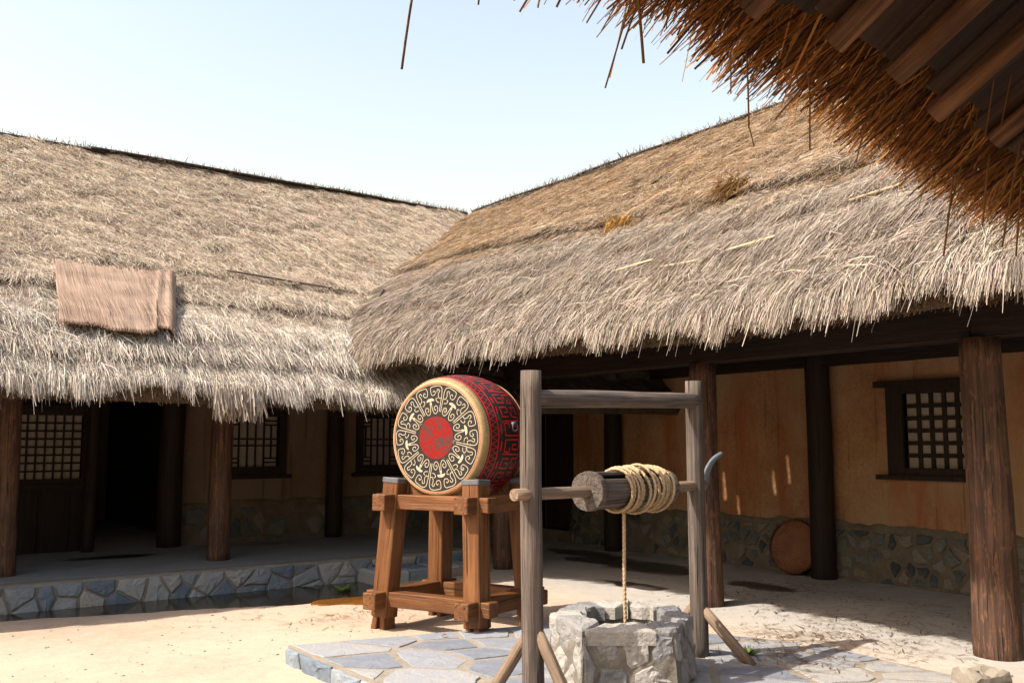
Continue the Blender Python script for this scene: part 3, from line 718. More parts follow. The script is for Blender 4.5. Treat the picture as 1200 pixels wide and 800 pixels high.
# gaps added in the thatch, placed to throw spots of sun onto the ochre wall
rh = random.Random(3)
HOLES = [(8.62, 3.66, .06, .16), (8.86, 3.52, .045, .12), (9.10, 3.62, .04, .09), (8.42, 3.46, .035, .08), (8.74, 3.36, .03, .07), (8.52, 3.86, .03, .07), (9.35, 2.45, .05, .12), (9.12, 2.25, .035, .08), (8.50, 2.36, .04, .09), (8.24, 2.45, .045, .11)]
def hole(a, sm):
    r = np.zeros(len(a), bool)
    for ha, hs, wa, ws in HOLES: r |= (np.abs(a - ha) < wa) & (np.abs(sm - hs) < ws)
    return r
bd = slab('thatch_bed', roofR, .24, 560, 150, roofE, hole)
obj('back_slope', mesh('back_slope', [(XR, -1.5, 6.05), (XR, 15.3, 6.05), (15.2, 15.3, 2.4), (15.2, -1.5, 2.4), (XR, -1.5, 5.8), (XR, 15.3, 5.8), (15.2, 15.3, 2.15), (15.2, -1.5, 2.15)],
    [(0, 3, 2, 1), (4, 5, 6, 7), (0, 4, 7, 3), (1, 2, 6, 5), (2, 3, 7, 6)], 'thatch_bed'), roofE)
def keepR(p, a, sm):
    k = (p[:, 2] > zL(p[:, 0], p[:, 1]) - .12) | (sm < .05)
    near = np.zeros(len(a), bool)
    for ha, hs, wa, ws in HOLES: near |= (np.abs(a - ha) < wa * 1.15) & (sm - hs > -ws) & (sm - hs < ws + .36)
    return k & ~near & (p[:, 1] < 14.9) & (p[:, 1] > 0.5)
def colR(a, sm, n):
    g = np.array([.45, .39, .335]); y = np.array([.46, .34, .225])
    m = sstep(1.4, 3.1, sm + .9 * n2(a, sm, 1.1, 5, 3)); m = np.clip(m + .4 * n2(a, sm, 2.2, 8, 3), 0, 1)[:, None]
    c = g * (1 - m) + y * m
    c = c * rng.uniform(.38, 1.35, (n, 1)) * (1 + .30 * n2(a, sm, 3, 9, 3))[:, None]
    gold = (rng.random(n) < .10 * sstep(1.5, 3, sm))[:, None]; c = np.where(gold, np.array([.46, .28, .10]), c)
    pale = (rng.random(n) < .10)[:, None]; c = np.where(pale, np.array([.66, .58, .46]), c)
    dk = (rng.random(n) < .2)[:, None]; c = np.where(dk, c * .32, c)  # darkest strands paint the shade between straws into the colour
    return np.clip(c * (1 + rng.normal(0, .04, (n, 3))), .02, .85)
roof_strands('thatch', roofR, 500000, colR, keepR, parent=roofE, over=.16, bias=-.15, spread=.26, drift=lambda a, sm: -.30 * sstep(5, 9, a))
keepE = lambda p, a, sm: (p[:, 1] < 10.9) & (p[:, 1] > .5)
eave_ends('eave_fringe', roofR, 26000, .24, (.24, .17, .11), roofE, keepE, over=.10)
# ridge pole, laths and the pole lying in the valley
for y0, y1 in ((3.0, 8.6), (8.4, 12.0), (11.9, 15.2)):
    log('ridge_pole', (XR - .05, y0, ZR + .015), (XR - .05, y1, ZR + .015), .024, .02, 'wood_dark', roofE, seg=8, bend=.012, seed=int(y0))
def onR(y, sm, up=.09):
    p, d, q, nn = roofR.frame(np.array([y]), np.array([sm / roofR.L])); return (p + nn * (roofR.h(np.array([y]), np.array([sm / roofR.L]))[0] + up))[0]
for k, (ya, sa, yb, sb) in enumerate(((5.6, .92, 5.05, .94), (4.6, 1.42, 4.15, 1.45), (3.75, 1.72, 3.3, 1.78), (6.35, .85, 5.85, .88), (7.1, .93, 6.55, .98), (3.0, .98, 2.5, 1.02))):
    plank('lath', onR(ya, sa, .035), onR(yb, sb, .035), .035, .012, 'bamboo', roofE, up=(-.6, 0, .8), seed=k, bev=.003)
log('valley_pole', onR(11.1, 1.35, .05), onR(10.55, .72, .05), .02, .016, 'wood_dark', roofE, seg=8)
# dark rotten hollow with loose tufts
def tufts(name, parent, centre, n, rad, colr, L, seed):
    r = np.random.default_rng(seed); c = np.array(centre)
    p0 = c + r.normal(0, 1, (n, 3)) * rad; d = nrm(r.normal(0, .5, (n, 3)) + np.array([-.75, -.1, -.45])); ln = r.uniform(*L, n)
    p1 = p0 + d * (ln * .5)[:, None]; p2 = p0 + d * ln[:, None]; p2[:, 2] -= ln * .25
    wv = nrm(np.cross(d, r.normal(0, 1, (n, 3)))); cc = np.array(colr)[None] * r.uniform(.5, 1.3, (n, 1))
    return tag(obj(name, strands_mesh(name, p0, p1, p2, wv, r.uniform(.005, .01, n), cc, 'thatch'), parent), kind='stuff')
tufts('rotten_tuft', roofE, onR(6.55, 2.45, .02), 500, (.05, .12, .05), (.22, .12, .04), (.10, .22), 1)
tufts('rotten_tuft', roofE, onR(8.05, 2.25, .02), 260, (.04, .09, .04), (.42, .24, .06), (.10, .2), 2)

# --- north house (raised veranda, open doorway, lattice windows)
north = thing('thatched_house', 'thatched house on a stone kerbed veranda with dark open doorway and lattice windows', 'house', (4, 13.4, PZ))
def plN(u, d, z): return (u, 13.4 + d, z)
W1 = (2.02, 2.88, 1.15, 1.97); W2 = (4.78, 5.56, 1.27, 2.0); W3 = (6.93, 7.62, 1.27, 2.0)
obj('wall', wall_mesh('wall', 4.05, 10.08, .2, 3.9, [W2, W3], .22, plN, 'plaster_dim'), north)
wlN = [o for o in WM if o.name.startswith('wall') and o.parent == north][0]
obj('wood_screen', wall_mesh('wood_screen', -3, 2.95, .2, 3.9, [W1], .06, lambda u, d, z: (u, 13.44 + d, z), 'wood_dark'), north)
for k, x in enumerate(np.arange(-.6, 2.95, .37)):
    plank('panel_batten', (x, 13.42, .23), (x, 13.42, 1.0), .05, .03, 'wood_dark', north, seed=k)
plank('door_head', (2.9, 13.46, 2.35), (4.1, 13.46, 2.35), .2, .2, 'wood_dark', north)
vb, hb = lattice(*W1, 8, 8); window(north, lambda u, d, z: (u, 13.44 + d, z), *W1, vb, hb, fw=.06)
window(north, plN, *W2, *fancy(*W2), split=False, fw=.11); window(north, plN, *W3, *fancy(*W3), split=False, fw=.11)
for k, (x, y, r) in enumerate(((1.72, 11.40, .125), (4.04, 11.46, .135))):
    log('column', (x, y, PZ - .03), (x, y, 2.75), r, r * .92, 'wood_column', north, seed=k + 40, seg=20, rough=.05, bend=.006)
for k, (x, r) in enumerate(((4.0, .16), (6.42, .13), (2.98, .08))):
    log('wall_post', (x, 13.30, PZ - .03), (x, 13.30, 3.7), r, r * .95, 'wood_dark', north, seed=k + 60, seg=18, rough=.03)
plank('beam', (-3, 11.42, 2.62), (7.2, 11.42, 2.62), .2, .24, 'wood_dark', north)
for x in (1.72, 4.04, 6.42): plank('tie_beam', (x, 11.3, 2.82), (x, 13.4, 2.82), .14, .18, 'wood_dark', north)
ax = np.arange(4.15, 10.0, .06); ph = .80 + .07 * n2(ax, ax * 0, 1.6, 41, 3)
V = []
for i, a in enumerate(ax):
    for k in hz:
        z = .2 + (ph[i] - .2) * k; V.append((a, 13.37 - .012 * float(vn(np.array([[a, z, 0]]), 9, 3)[0]) + .015 * k ** 6, z))
    V.append((a, 13.42, ph[i] + .01))
F = [((i + 1) * kk + j, (i + 1) * kk + j + 1, i * kk + j + 1, i * kk + j) for i in range(len(ax) - 1) for j in range(kk - 1)]
obj('plinth', mesh('plinth', V, F, 'wall_mortar', True), north)
for c in voronoi(jit_pts(4.2, 8.4, .25, .74, .30, .22, rw, .42), [(4.2, .25), (8.4, .25), (8.4, .74), (4.2, .74)]):
    if rw.random() < .35: continue
    c = inset(c, rw.uniform(.012, .035))
    if len(c) < 3 or area(c) < .005: continue
    pts, (cx, cz) = centred(rough_poly(c, .22, rw, .08))
    obj('stone', stone_mesh(pts, .06, 'wall_stone', rw, .014, .010), wlN, Matrix.Translation((cx, 13.355 - rw.uniform(0, .012), cz)) @ Mk)
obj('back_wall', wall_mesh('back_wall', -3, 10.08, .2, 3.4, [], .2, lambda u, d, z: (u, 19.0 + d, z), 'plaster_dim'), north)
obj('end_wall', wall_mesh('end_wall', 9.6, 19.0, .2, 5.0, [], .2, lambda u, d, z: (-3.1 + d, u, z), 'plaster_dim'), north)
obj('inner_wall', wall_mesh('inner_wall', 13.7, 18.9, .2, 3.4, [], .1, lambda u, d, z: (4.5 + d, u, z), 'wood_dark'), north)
roofN = obj('roof', box_mesh('roof', -3, 10.0, YR - .05, YR + .05, 5.75, 5.85, 'wood_dark'), north)
slab('thatch_bed', roofL, .24, 240, 120, roofN)
obj('back_slope', mesh('back_slope', [(-3, YR, 6.05), (10.2, YR, 6.05), (10.2, 21, 2.2), (-3, 21, 2.2), (-3, YR, 5.8), (10.2, YR, 5.8), (10.2, 21, 1.95), (-3, 21, 1.95)],
    [(0, 1, 2, 3), (7, 6, 5, 4), (0, 3, 7, 4), (1, 5, 6, 2), (3, 2, 6, 7)], 'thatch_bed'), roofN)
keepL = lambda p, a, sm: (p[:, 2] > zR(p[:, 0], p[:, 1]) - np.where(sm < .8, .9, .15)) & (p[:, 0] > .3) & (p[:, 0] < 9.9)
def colL(a, sm, n):
    g = np.array([.68, .62, .55]); y = np.array([.68, .565, .445])
    m = sstep(.7, 2.4, sm + 1.1 * n2(a, sm, 1.0, 5, 3)); m = np.clip(m + .3 * n2(a, sm, 1.8, 18, 3), 0, 1)[:, None]
    c = g * (1 - m) + y * m
    ylw = sstep(.1, .5, n2(a, sm * 2, 1.3, 44, 3)) * sstep(.4, .8, sm) * (1 - sstep(1.6, 2.2, sm)); c = c * (1 - .5 * ylw[:, None]) + np.array([.50, .33, .14]) * (.5 * ylw[:, None])
    c = c * rng.uniform(.38, 1.35, (n, 1)) * (1 + .30 * n2(a, sm, 3, 9, 3))[:, None]
    pale = (rng.random(n) < .2)[:, None]; c = np.where(pale, np.array([.78, .72, .62]), c)
    dk = (rng.random(n) < .15)[:, None]; c = np.where(dk, c * .32, c)  # shading of the gaps deepened by colour, on randomly chosen strands
    return np.clip(c * (1 + rng.normal(0, .04, (n, 3))), .02, .85)
roof_strands('thatch', roofL, 470000, colL, keepL, parent=roofN, over=.14, spread=.26, clump=.30)
eave_ends('eave_fringe', roofL, 22000, .24, (.24, .17, .11), roofN, lambda p, a, sm: (p[:, 0] > .3) & (p[:, 0] < 7.2), over=.10)
for x0, x1, dz in ((-2, 3.4, -.01), (3.2, 7.3, .01), (7.2, 10.1, 0)):
    log('ridge_pole', (x0, YR - .08, ZR + dz), (x1, YR - .08, ZR + dz), .028, .024, 'wood_dark', roofN, seg=8, bend=.012, seed=int(x0 + 9))
def onL(x, sm, up=.05):
    A = np.array([x]); T = np.array([sm / roofL.L]); p, d, q, nn = roofL.frame(A, T); return (p + nn * (roofL.h(A, T)[0] + up))[0]
for k, (xa, sa, xb, sb) in enumerate(((4.1, 2.52, 5.6, 2.48), (5.7, 1.78, 6.6, 1.76))):
    log('lath', onL(xa, sa, .03), onL(xb, sb, .03), .014, .012, 'wood_grey', roofN, seg=7, bend=.01)
obj('ridge_roll', box_mesh('ridge_roll', -3, 10.0, YR - .07, YR + .07, ZR - .28, ZR - .005, 'thatch_bed'), roofN)
obj('ridge_roll', box_mesh('ridge_roll', XR - .06, XR + .07, -1.5, 15.25, ZR - .28, ZR - .01, 'thatch_bed'), roofE)
# dry grass growing along the ridge
def ridge_grass(name, parent, n, fn, seed):
    r = np.random.default_rng(seed); p0 = fn(r, n); d = nrm(r.normal(0, .55, (n, 3)) + np.array([0, 0, .8])); ln = r.uniform(.03, .13, n)
    p1 = p0 + d * (ln * .5)[:, None]; p2 = p0 + d * ln[:, None]; wv = nrm(np.cross(d, r.normal(0, 1, (n, 3))))
    cc = np.array([.20, .15, .11])[None] * r.uniform(.4, 1.5, (n, 1))
    return tag(obj(name, strands_mesh(name, p0, p1, p2, wv, r.uniform(.006, .012, n), cc, 'thatch'), parent), kind='stuff')
ridge_grass('ridge_stubble', roofN, 2600, lambda r, n: np.stack([np.where(r.random(n) < .75, r.uniform(4.0, 10.1, n), r.uniform(1.5, 4, n)), YR + r.normal(0, .06, n), np.full(n, ZR - .01)], 1), 5)
ridge_grass('ridge_stubble', roofE, 3200, lambda r, n: np.stack([XR + r.normal(-.02, .07, n), r.uniform(4, 15.2, n), np.full(n, ZR - .02)], 1), 6)
# slipped bundle of thatch hanging at the eave
r_ = np.random.default_rng(9); n = 900
p0 = np.stack([r_.uniform(3.28, 3.78, n), r_.uniform(9.52, 9.75, n), r_.uniform(2.08, 2.22, n)], 1)
d = nrm(np.stack([r_.normal(0, .10, n), r_.normal(-.25, .12, n), np.full(n, -1.0)], 1)); ln = r_.uniform(.14, .30, n)
cc = np.array([.50, .44, .37])[None] * r_.uniform(.5, 1.3, (n, 1))
tag(obj('slipped_bundle', strands_mesh('slipped_bundle', p0, p0 + d * (ln * .5)[:, None], p0 + d * ln[:, None], nrm(np.cross(d, r_.normal(0, 1, (n, 3)))), r_.uniform(.007, .013, n), cc, 'thatch'), roofN), kind='stuff')

# straw mat spread on the north roof
def mat_fn(u, v):
    # u 0..1 across, v 0..1 up the slope
    x0 = 1.90 + .14 * v; x1 = 3.02 + .36 * v
    top = 2.05 + .10 * u - .10 * np.sin(u * PI) ; bot = .64 - .12 * u + .03 * np.sin(u * 9) + .018 * np.sin(u * 23 + 1)
    bot = np.where(u > .82, bot + .10, bot)
    return x0 + (x1 - x0) * u, bot + (top - bot) * v
mu = np.linspace(0, 1, 90); mv = np.linspace(0, 1, 26)
def mat_pts(u, v):
    x, sm = mat_fn(u, v); t_ = sm / roofL.L; p, d, q, nn = roofL.frame(x, t_)
    up = roofL.h(x, t_) * .3 + .165 + .014 * np.exp(-((u - .80 - .05 * v) / .03) ** 2) + .018 * np.exp(-((u - .93) / .025) ** 2) + .006 * np.sin(u * 260) + .012 * n2(x, sm, 2, 3)
    up = up - .06 * sstep(.96, 1.0, u) - .05 * sstep(.04, .0, u) * 0
    return p + nn * up[:, None]
P, F = grid(mat_pts, mu, mv, True)
P2 = P - np.array([0, -.008, .012]); k = len(P); nu, nv = len(mu), len(mv)
F2 = [tuple(i + k for i in f[::-1]) for f in F]
rim = [i * nv for i in range(nu)] + [(nu - 1) * nv + j for j in range(1, nv)] + [i * nv + nv - 1 for i in range(nu - 2, -1, -1)] + [j for j in range(nv - 2, 0, -1)]
F3 = [(rim[i], rim[(i + 1) % len(rim)], rim[(i + 1) % len(rim)] + k, rim[i] + k) for i in range(len(rim))]
cen = P.mean(0)
smat = tag(obj('straw_mat', mesh('straw_mat', np.concatenate([P, P2]) - cen, F + F2 + F3, 'mat_weave', True), None, Matrix.Translation(cen)), 'reddish brown woven straw mat spread out to dry on the thatch', 'mat')

def fray(n, seed):
    r = np.random.default_rng(seed); u = r.random(n); side = r.random(n) < .65
    e = mat_pts(u, np.where(side, .01, .99)); q = mat_pts(u, np.where(side, .06, .94)); d = nrm(e - q); d = nrm(d + r.normal(0, .16, (n, 3))); ln = r.uniform(.01, .055, n)
    p0 = e - d * .02; p2 = e + d * ln[:, None]; wv = nrm(np.cross(d, r.normal(0, 1, (n, 3)))); cc = np.array([.32, .21, .15])[None] * r.uniform(.5, 1.3, (n, 1))
    tag(obj('frayed_edge', quads_mesh('frayed_edge', p0, p2, wv, r.uniform(.004, .008, n), cc, 'thatch'), smat), kind='stuff')
fray(520, 3)
# --- near house whose eave hangs overhead
ET = Vector((.992, .125, 0)); EU = Vector((.125, -.992, 0)); EB = Vector((1.74, 1.42, 2.65)); PT = math.tan(math.radians(33))
near = thing('thatched_house', 'overhead thatched eave with dark board soffit and ragged orange straw fringe', 'house', (2.5, -1.5, 0))
def ep(a, s, dz=0): return EB + ET * a + EU * s + Vector((0, 0, s * PT + dz))
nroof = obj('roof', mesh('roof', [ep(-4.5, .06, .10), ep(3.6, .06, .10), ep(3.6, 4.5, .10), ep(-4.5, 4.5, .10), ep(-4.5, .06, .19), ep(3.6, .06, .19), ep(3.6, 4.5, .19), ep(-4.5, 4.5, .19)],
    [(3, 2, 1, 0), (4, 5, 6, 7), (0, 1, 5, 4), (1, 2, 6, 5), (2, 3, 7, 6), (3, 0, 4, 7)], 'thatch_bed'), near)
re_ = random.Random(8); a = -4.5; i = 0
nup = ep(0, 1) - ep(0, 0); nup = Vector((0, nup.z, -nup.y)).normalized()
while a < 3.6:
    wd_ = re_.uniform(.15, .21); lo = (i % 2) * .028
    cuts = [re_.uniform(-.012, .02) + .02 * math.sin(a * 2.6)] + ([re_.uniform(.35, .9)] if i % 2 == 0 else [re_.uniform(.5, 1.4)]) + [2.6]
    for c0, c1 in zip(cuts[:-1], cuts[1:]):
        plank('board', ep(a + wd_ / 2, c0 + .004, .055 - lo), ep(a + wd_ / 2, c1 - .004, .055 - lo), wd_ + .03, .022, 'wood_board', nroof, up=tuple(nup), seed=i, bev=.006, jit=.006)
    if i % 2 == 1:
        log('rafter', ep(a + wd_ / 2, re_.uniform(-.02, .03), -.012), ep(a + wd_ / 2, 3.0, -.012), .034, .040, 'wood_rafter', nroof, seed=i, seg=12, rough=.08)
    a += wd_; i += 1
class NearRoof:
    a0, a1, L, seed = -4.4, 3.5, 4.0, 71
    @staticmethod
    def fn(a, t):
        s = -.12 - .14 * sstep(-.5, 2.0, a) * 1.0 + 4.0 * t
        z = s * PT + .24 - .06 * np.exp(-np.maximum(t, 0) * 30)
        return np.stack([EB.x + ET.x * a + EU.x * s, EB.y + ET.y * a + EU.y * s, EB.z + z], 1)
nr = Roof(NearRoof.fn, NearRoof.a0, NearRoof.a1, 4.0, [], [], 71)
allk = lambda p, a, sm: np.ones(len(a), bool)
colN = lambda a, sm, n: np.clip(np.array([.44, .27, .12]) * rng.uniform(.5, 1.35, (n, 1)) * (1 + rng.normal(0, .06, (n, 3))), .02, .8)
# underlayer, bundle ends and top coat
def near_under(n):
    a = rng.uniform(-4.4, 3.5, n); s = rng.uniform(-.02, .30, n); dep = rng.random(n) ** 1.3 * .12
    ext = .245 + .11 * sstep(-.5, 2.0, a) + .05 * n2(a, a * 0, 3, 7, 3)
    e = np.array(EB)[None] + np.array(ET)[None] * a[:, None] + np.array(EU)[None] * s[:, None]; e[:, 2] += s * PT + .095 + dep
    phi = rng.normal(0, .30, n) + .7 * n2(a, s, 4, 5, 3)
    dv = -np.array(EU)[None] * np.cos(phi)[:, None] + np.array(ET)[None] * np.sin(phi)[:, None]; dv[:, 2] = -PT * .8 + rng.normal(0, .07, n); dv = nrm(dv)
    ln = (s + ext * rng.uniform(.35, 1.05, n)) * 1.15 + (rng.random(n) < .03) * rng.uniform(.02, .08, n)
    p1 = e + dv * (ln * .55)[:, None] + rng.normal(0, .007, (n, 3)); p2 = e + dv * ln[:, None]; p2[:, 2] -= .05 * ln
    r = rng.uniform(0, PI, n); up_ = np.array([0, .3, .95]); sd = nrm(np.cross(dv, up_[None])); wv = sd * np.cos(r)[:, None] + np.cross(sd, dv) * np.sin(r)[:, None]
    c = np.clip(np.array([.34, .165, .052]) * rng.choice([.2, .5, 1.0, 1.5], (n, 1), p=[.25, .3, .3, .15]) * rng.uniform(.7, 1.25, (n, 1)) * (1 + rng.normal(0, .07, (n, 3))), .02, .8)  # bright and dark tones paint highlights and shade onto the straws
    return tag(obj('eave_fringe', strands_mesh('eave_fringe', e, p1, p2, wv, rng.uniform(.002, .0085, n), c, 'thatch_edge'), nroof), kind='stuff')
near_under(16000)
roof_strands('thatch', nr, 9000, colN, lambda p, a, sm: sm < .8, parent=nroof, over=.05, wd=(.003, .006), pw=2.6, mat='thatch_edge', L=(.15, .35))
# single straws that hang loose from the fringe (base and tip)
def pix(u, v, dpt):
    f = Vector((math.sin(YAW) * math.cos(PITCH), math.cos(YAW) * math.cos(PITCH), math.sin(PITCH))); r = Vector((math.cos(YAW), -math.sin(YAW), 0)); up = r.cross(f)
    return Vector((0, 0, EYE)) + (f + r * ((u - 600) / 1120) + up * (-(v - 400) / 1120)) * dpt
for k, (u0, v0, u1, v1, dpt, r) in enumerate(((489, -40, 473, 82, 1.75, .0026), (756, -50, 709, 103, 2.0, .0018), (746, -50, 753, 74, 2.0, .0032), (765, -50, 728, 57, 2.0, .0022), (874, 60, 877, 150, 2.5, .0024),
        (855, 60, 856, 110, 2.3, .0016), (878, 150, 884, 172, 2.5, .0018), (950, 110, 950, 175, 2.6, .0024), (946, 60, 949, 110, 2.6, .002), (1118, 200, 1105, 300, 3.1, .003), (1128, 190, 1110, 255, 3.1, .0032), (1196, 160, 1175, 290, 3.2, .0032), (1185, 190, 1160, 250, 3.1, .003),
        (1160, 180, 1152, 262, 3.1, .0028), (1199, 200, 1190, 300, 3.2, .003), (566, -25, 561, 6, 1.8, .002), (660, -8, 652, 8, 1.9, .0024), (1015, 140, 1003, 190, 2.7, .002))):
    A, B = pix(u0, v0, dpt), pix(u1, v1, dpt); L = dist(A, B); th = np.arange(6) * PI / 3; S = []
    for i in range(5):
        z = L * i / 4; S.append(np.stack([np.cos(th) * r + .004 * math.sin(z * 9 + k), np.sin(th) * r, np.full(6, z)], 1))
    v_, f_ = loft(S); me = mesh('loose_straw', v_, f_, 'thatch_edge', True)
    ca = me.color_attributes.new('col', 'FLOAT_COLOR', 'POINT'); ca.data.foreach_set('color', np.tile(np.array([.30, .17, .07, 1], np.float32), len(v_)))
    obj('loose_straw', me, nroof, along(A, B))
# posts and rear wall that carry the near roof (behind the viewer)
for x in (-2.3, 5.1):
    b = EB + ET * (x - EB.x) + EU * 1.2; log('column', (b.x, b.y, -.05), (b.x, b.y, b.z + 1.2 * PT - .02 - .0), .14, .13, 'wood_column', near, seed=3)
obj('wall', box_mesh('wall', -3, 6, -3.4, -3.2, -.1, 5.3, 'plaster_dim'), near)

# ------------------------------------------------------------------ drum stand and drum
HN = math.radians(250); DN = Vector((math.sin(HN), math.cos(HN), 0)); DT = Vector((-DN.y, DN.x, 0))
if DT.y > 0: DT = -DT
A0 = Vector((4.16, 7.60, 0))                                         # foot of the front left leg
def sp(t, b, z): return A0 + DT * t - DN * b + Vector((0, 0, z))
W_, D_ = 1.02, .80
cS = sp(W_ / 2, D_ / 2, 0)
stand = thing('drum_stand', 'heavy brown timber stand with splayed legs and crossed beam ends carrying the drum', 'drum stand', cS)
SPL = .075
def legp(i, j, z):
    s = SPL * z / 1.3; return sp(s if i == 0 else W_ - s, s if j == 0 else D_ - s, z)
TZ, LZ = 1.095, .26
for i in (0, 1):
    for j in (0, 1):
        plank('leg', legp(i, j, .10), legp(i, j, 1.265), .168, .168, 'wood_stand', stand, up=tuple(DN), seed=i * 2 + j, bev=.007)
        a_, b_ = legp(i, j, -.03), legp(i, j, .15)
        for s_ in (-1, 1):                                                 # two flared toes below the lower beam
            plank('toe', a_ + DT * (.055 * s_), b_ + DT * (.035 * s_), .055, .15, 'wood_stand', stand, up=tuple(DN), seed=i + s_, bev=.006)
        plank('leg_cap', legp(i, j, 1.252), legp(i, j, 1.30), .180, .180, 'cap_metal', stand, up=tuple(DN), bev=.006, jit=.001)
s1, s0 = SPL * TZ / 1.3, SPL * LZ / 1.3
for z, s, e in ((TZ, s1, .17), (LZ, s0, .17)):
    for b in (s, D_ - s):
        plank('cross_beam', sp(s - e, b, z), sp(W_ - s + e, b, z), .135, .125, 'wood_stand', stand, seed=int(z * 9), bev=.006)
    for t_ in (s, W_ - s):
        plank('side_beam', sp(t_, s - e - .05, z - .003), sp(t_, D_ - s + e, z - .003), .142, .142, 'wood_stand', stand, seed=int(z * 9) + 4, bev=.006)
RF, RB, DL = .495, .565, .70
ZC = 1.655
def cradle(b):
    v = []; th = .05; xs_ = np.linspace(-.40, .40, 21); zt = []
    for x in xs_:
        zt.append(min(ZC - math.sqrt(max(0, RF ** 2 - x ** 2)) + .015, 1.33))
    for y in (0, th):
        v += [(x, y, TZ + .06) for x in xs_] + [(x, y, z) for x, z in zip(xs_, zt)]
    n = 21; f = []
    for i in range(n - 1):
        f += [(i, i + 1, n + i + 1, n + i), (2 * n + i + 1, 2 * n + i, 3 * n + i, 3 * n + i + 1), (n + i, n + i + 1, 3 * n + i + 1, 3 * n + i), (i + 1, i, 2 * n + i, 2 * n + i + 1)]
    f += [(0, n, 3 * n, 2 * n), (n - 1, 3 * n - 1, 4 * n - 1, 2 * n - 1)]
    M = Matrix((DT, -DN, Vector((0, 0, 1)))).transposed().to_4x4(); M.translation = sp(W_ / 2, b, 0)
    obj('cradle', mesh('cradle', v, f, 'wood_stand'), stand, M)
cradle(.13); cradle(D_ - .19)
# drum: local z along its axis (0 = painted head), local y = up
FC = sp(W_ / 2, .085, ZC)
DM = Matrix((DT, Vector((0, 0, 1)), DT.cross(Vector((0, 0, 1))))).transposed().to_4x4()
ax_ = DT.cross(Vector((0, 0, 1)))                                       # should point to DN (towards the head side)
DM.translation = FC
drum = thing('drum', 'big barrel drum with patterned black and cream head and red on black lacquered side', 'drum', FC)
sgn = -1 if ax_.dot(DN) > 0 else 1                                      # barrel extends along -DN
def rad(z): u = (z / DL) * 2 - 1; return RB - (RB - RF) * abs(u) ** 2.2
def lathe(name, prof, mat, seg=96, capped=False):
    th = np.arange(seg) * 2 * PI / seg; S = [np.stack([r * np.cos(th), r * np.sin(th), np.full(seg, sgn * z)], 1) for z, r in prof]
    v, f = loft(S, cap=capped); me = mesh(name, v, f, mat, True); return obj(name, me, drum, DM)
lathe('body', [(.05 + (DL - .1) * i / 24, rad(.05 + (DL - .1) * i / 24)) for i in range(25)], 'drum_black')
lathe('skin_edge', [(-.004, RF - .03), (0, RF - .008), (.008, RF + .004), (.03, RF + .010), (.062, rad(.062) + .008), (.066, rad(.066) - .004)], 'drum_skin_edge')
lathe('skin_edge', [(DL - .066, rad(.066) - .004), (DL - .062, rad(.062) + .008), (DL - .03, RF + .010), (DL - .004, RF + .002), (DL, RF - .02), (DL, .001)], 'drum_skin_edge')
def disc(name, r0, r1, z, mat, bulge=0):
    seg = 72; th = np.arange(seg) * 2 * PI / seg; rs = np.linspace(r0, r1, 6) if r0 > 0 else np.linspace(.002, r1, 6)
    S = [np.stack([r * np.cos(th), r * np.sin(th), np.full(seg, sgn * z)], 1) for r in rs]
    v, f = loft(S, cap=False); me = mesh(name, v, f, mat, True); me.update()
    if (me.polygons[0].normal.z > 0) != (sgn < 0): me.flip_normals()
    return obj(name, me, drum, DM)
head = disc('head', 0, RF - .012, -.003, 'drum_cream')
obj_ = disc('painted_ground', .36 * RF, .935 * RF, -.005, 'drum_ground')
disc('rim_line', .955 * RF, .966 * RF, -.0052, 'drum_red')
disc('painted_centre', 0, .375 * RF, -.0056, 'drum_centre')
def crom(pts, k=8):
    pts = [np.array(p, float) for p in pts]; P = [2 * pts[0] - pts[1]] + pts + [2 * pts[-1] - pts[-2]]; out = []
    for i in range(1, len(P) - 2):
        for j in range(k):
            t = j / k; a, b, c, d = P[i - 1:i + 3]
            out.append(.5 * (2 * b + (c - a) * t + (2 * a - 5 * b + 4 * c - d) * t * t + (3 * b - a - 3 * c + d) * t ** 3))
    out.append(pts[-1]); return np.array(out)
def ribbon(lines, mapf, wid):
    V, F = [], []
    for pl in lines:
        pl = np.asarray(pl, float)
        d = np.gradient(pl, axis=0); d = d / np.maximum(np.linalg.norm(d, axis=1, keepdims=True), 1e-9); nn = np.stack([-d[:, 1], d[:, 0]], 1)
        a, b = mapf(pl + nn * wid / 2), mapf(pl - nn * wid / 2); n = len(V)
        for p, q in zip(a, b): V += [p, q]
        F += [(n + 2 * i, n + 2 * i + 1, n + 2 * i + 3, n + 2 * i + 2) for i in range(len(pl) - 1)]
    return V, F
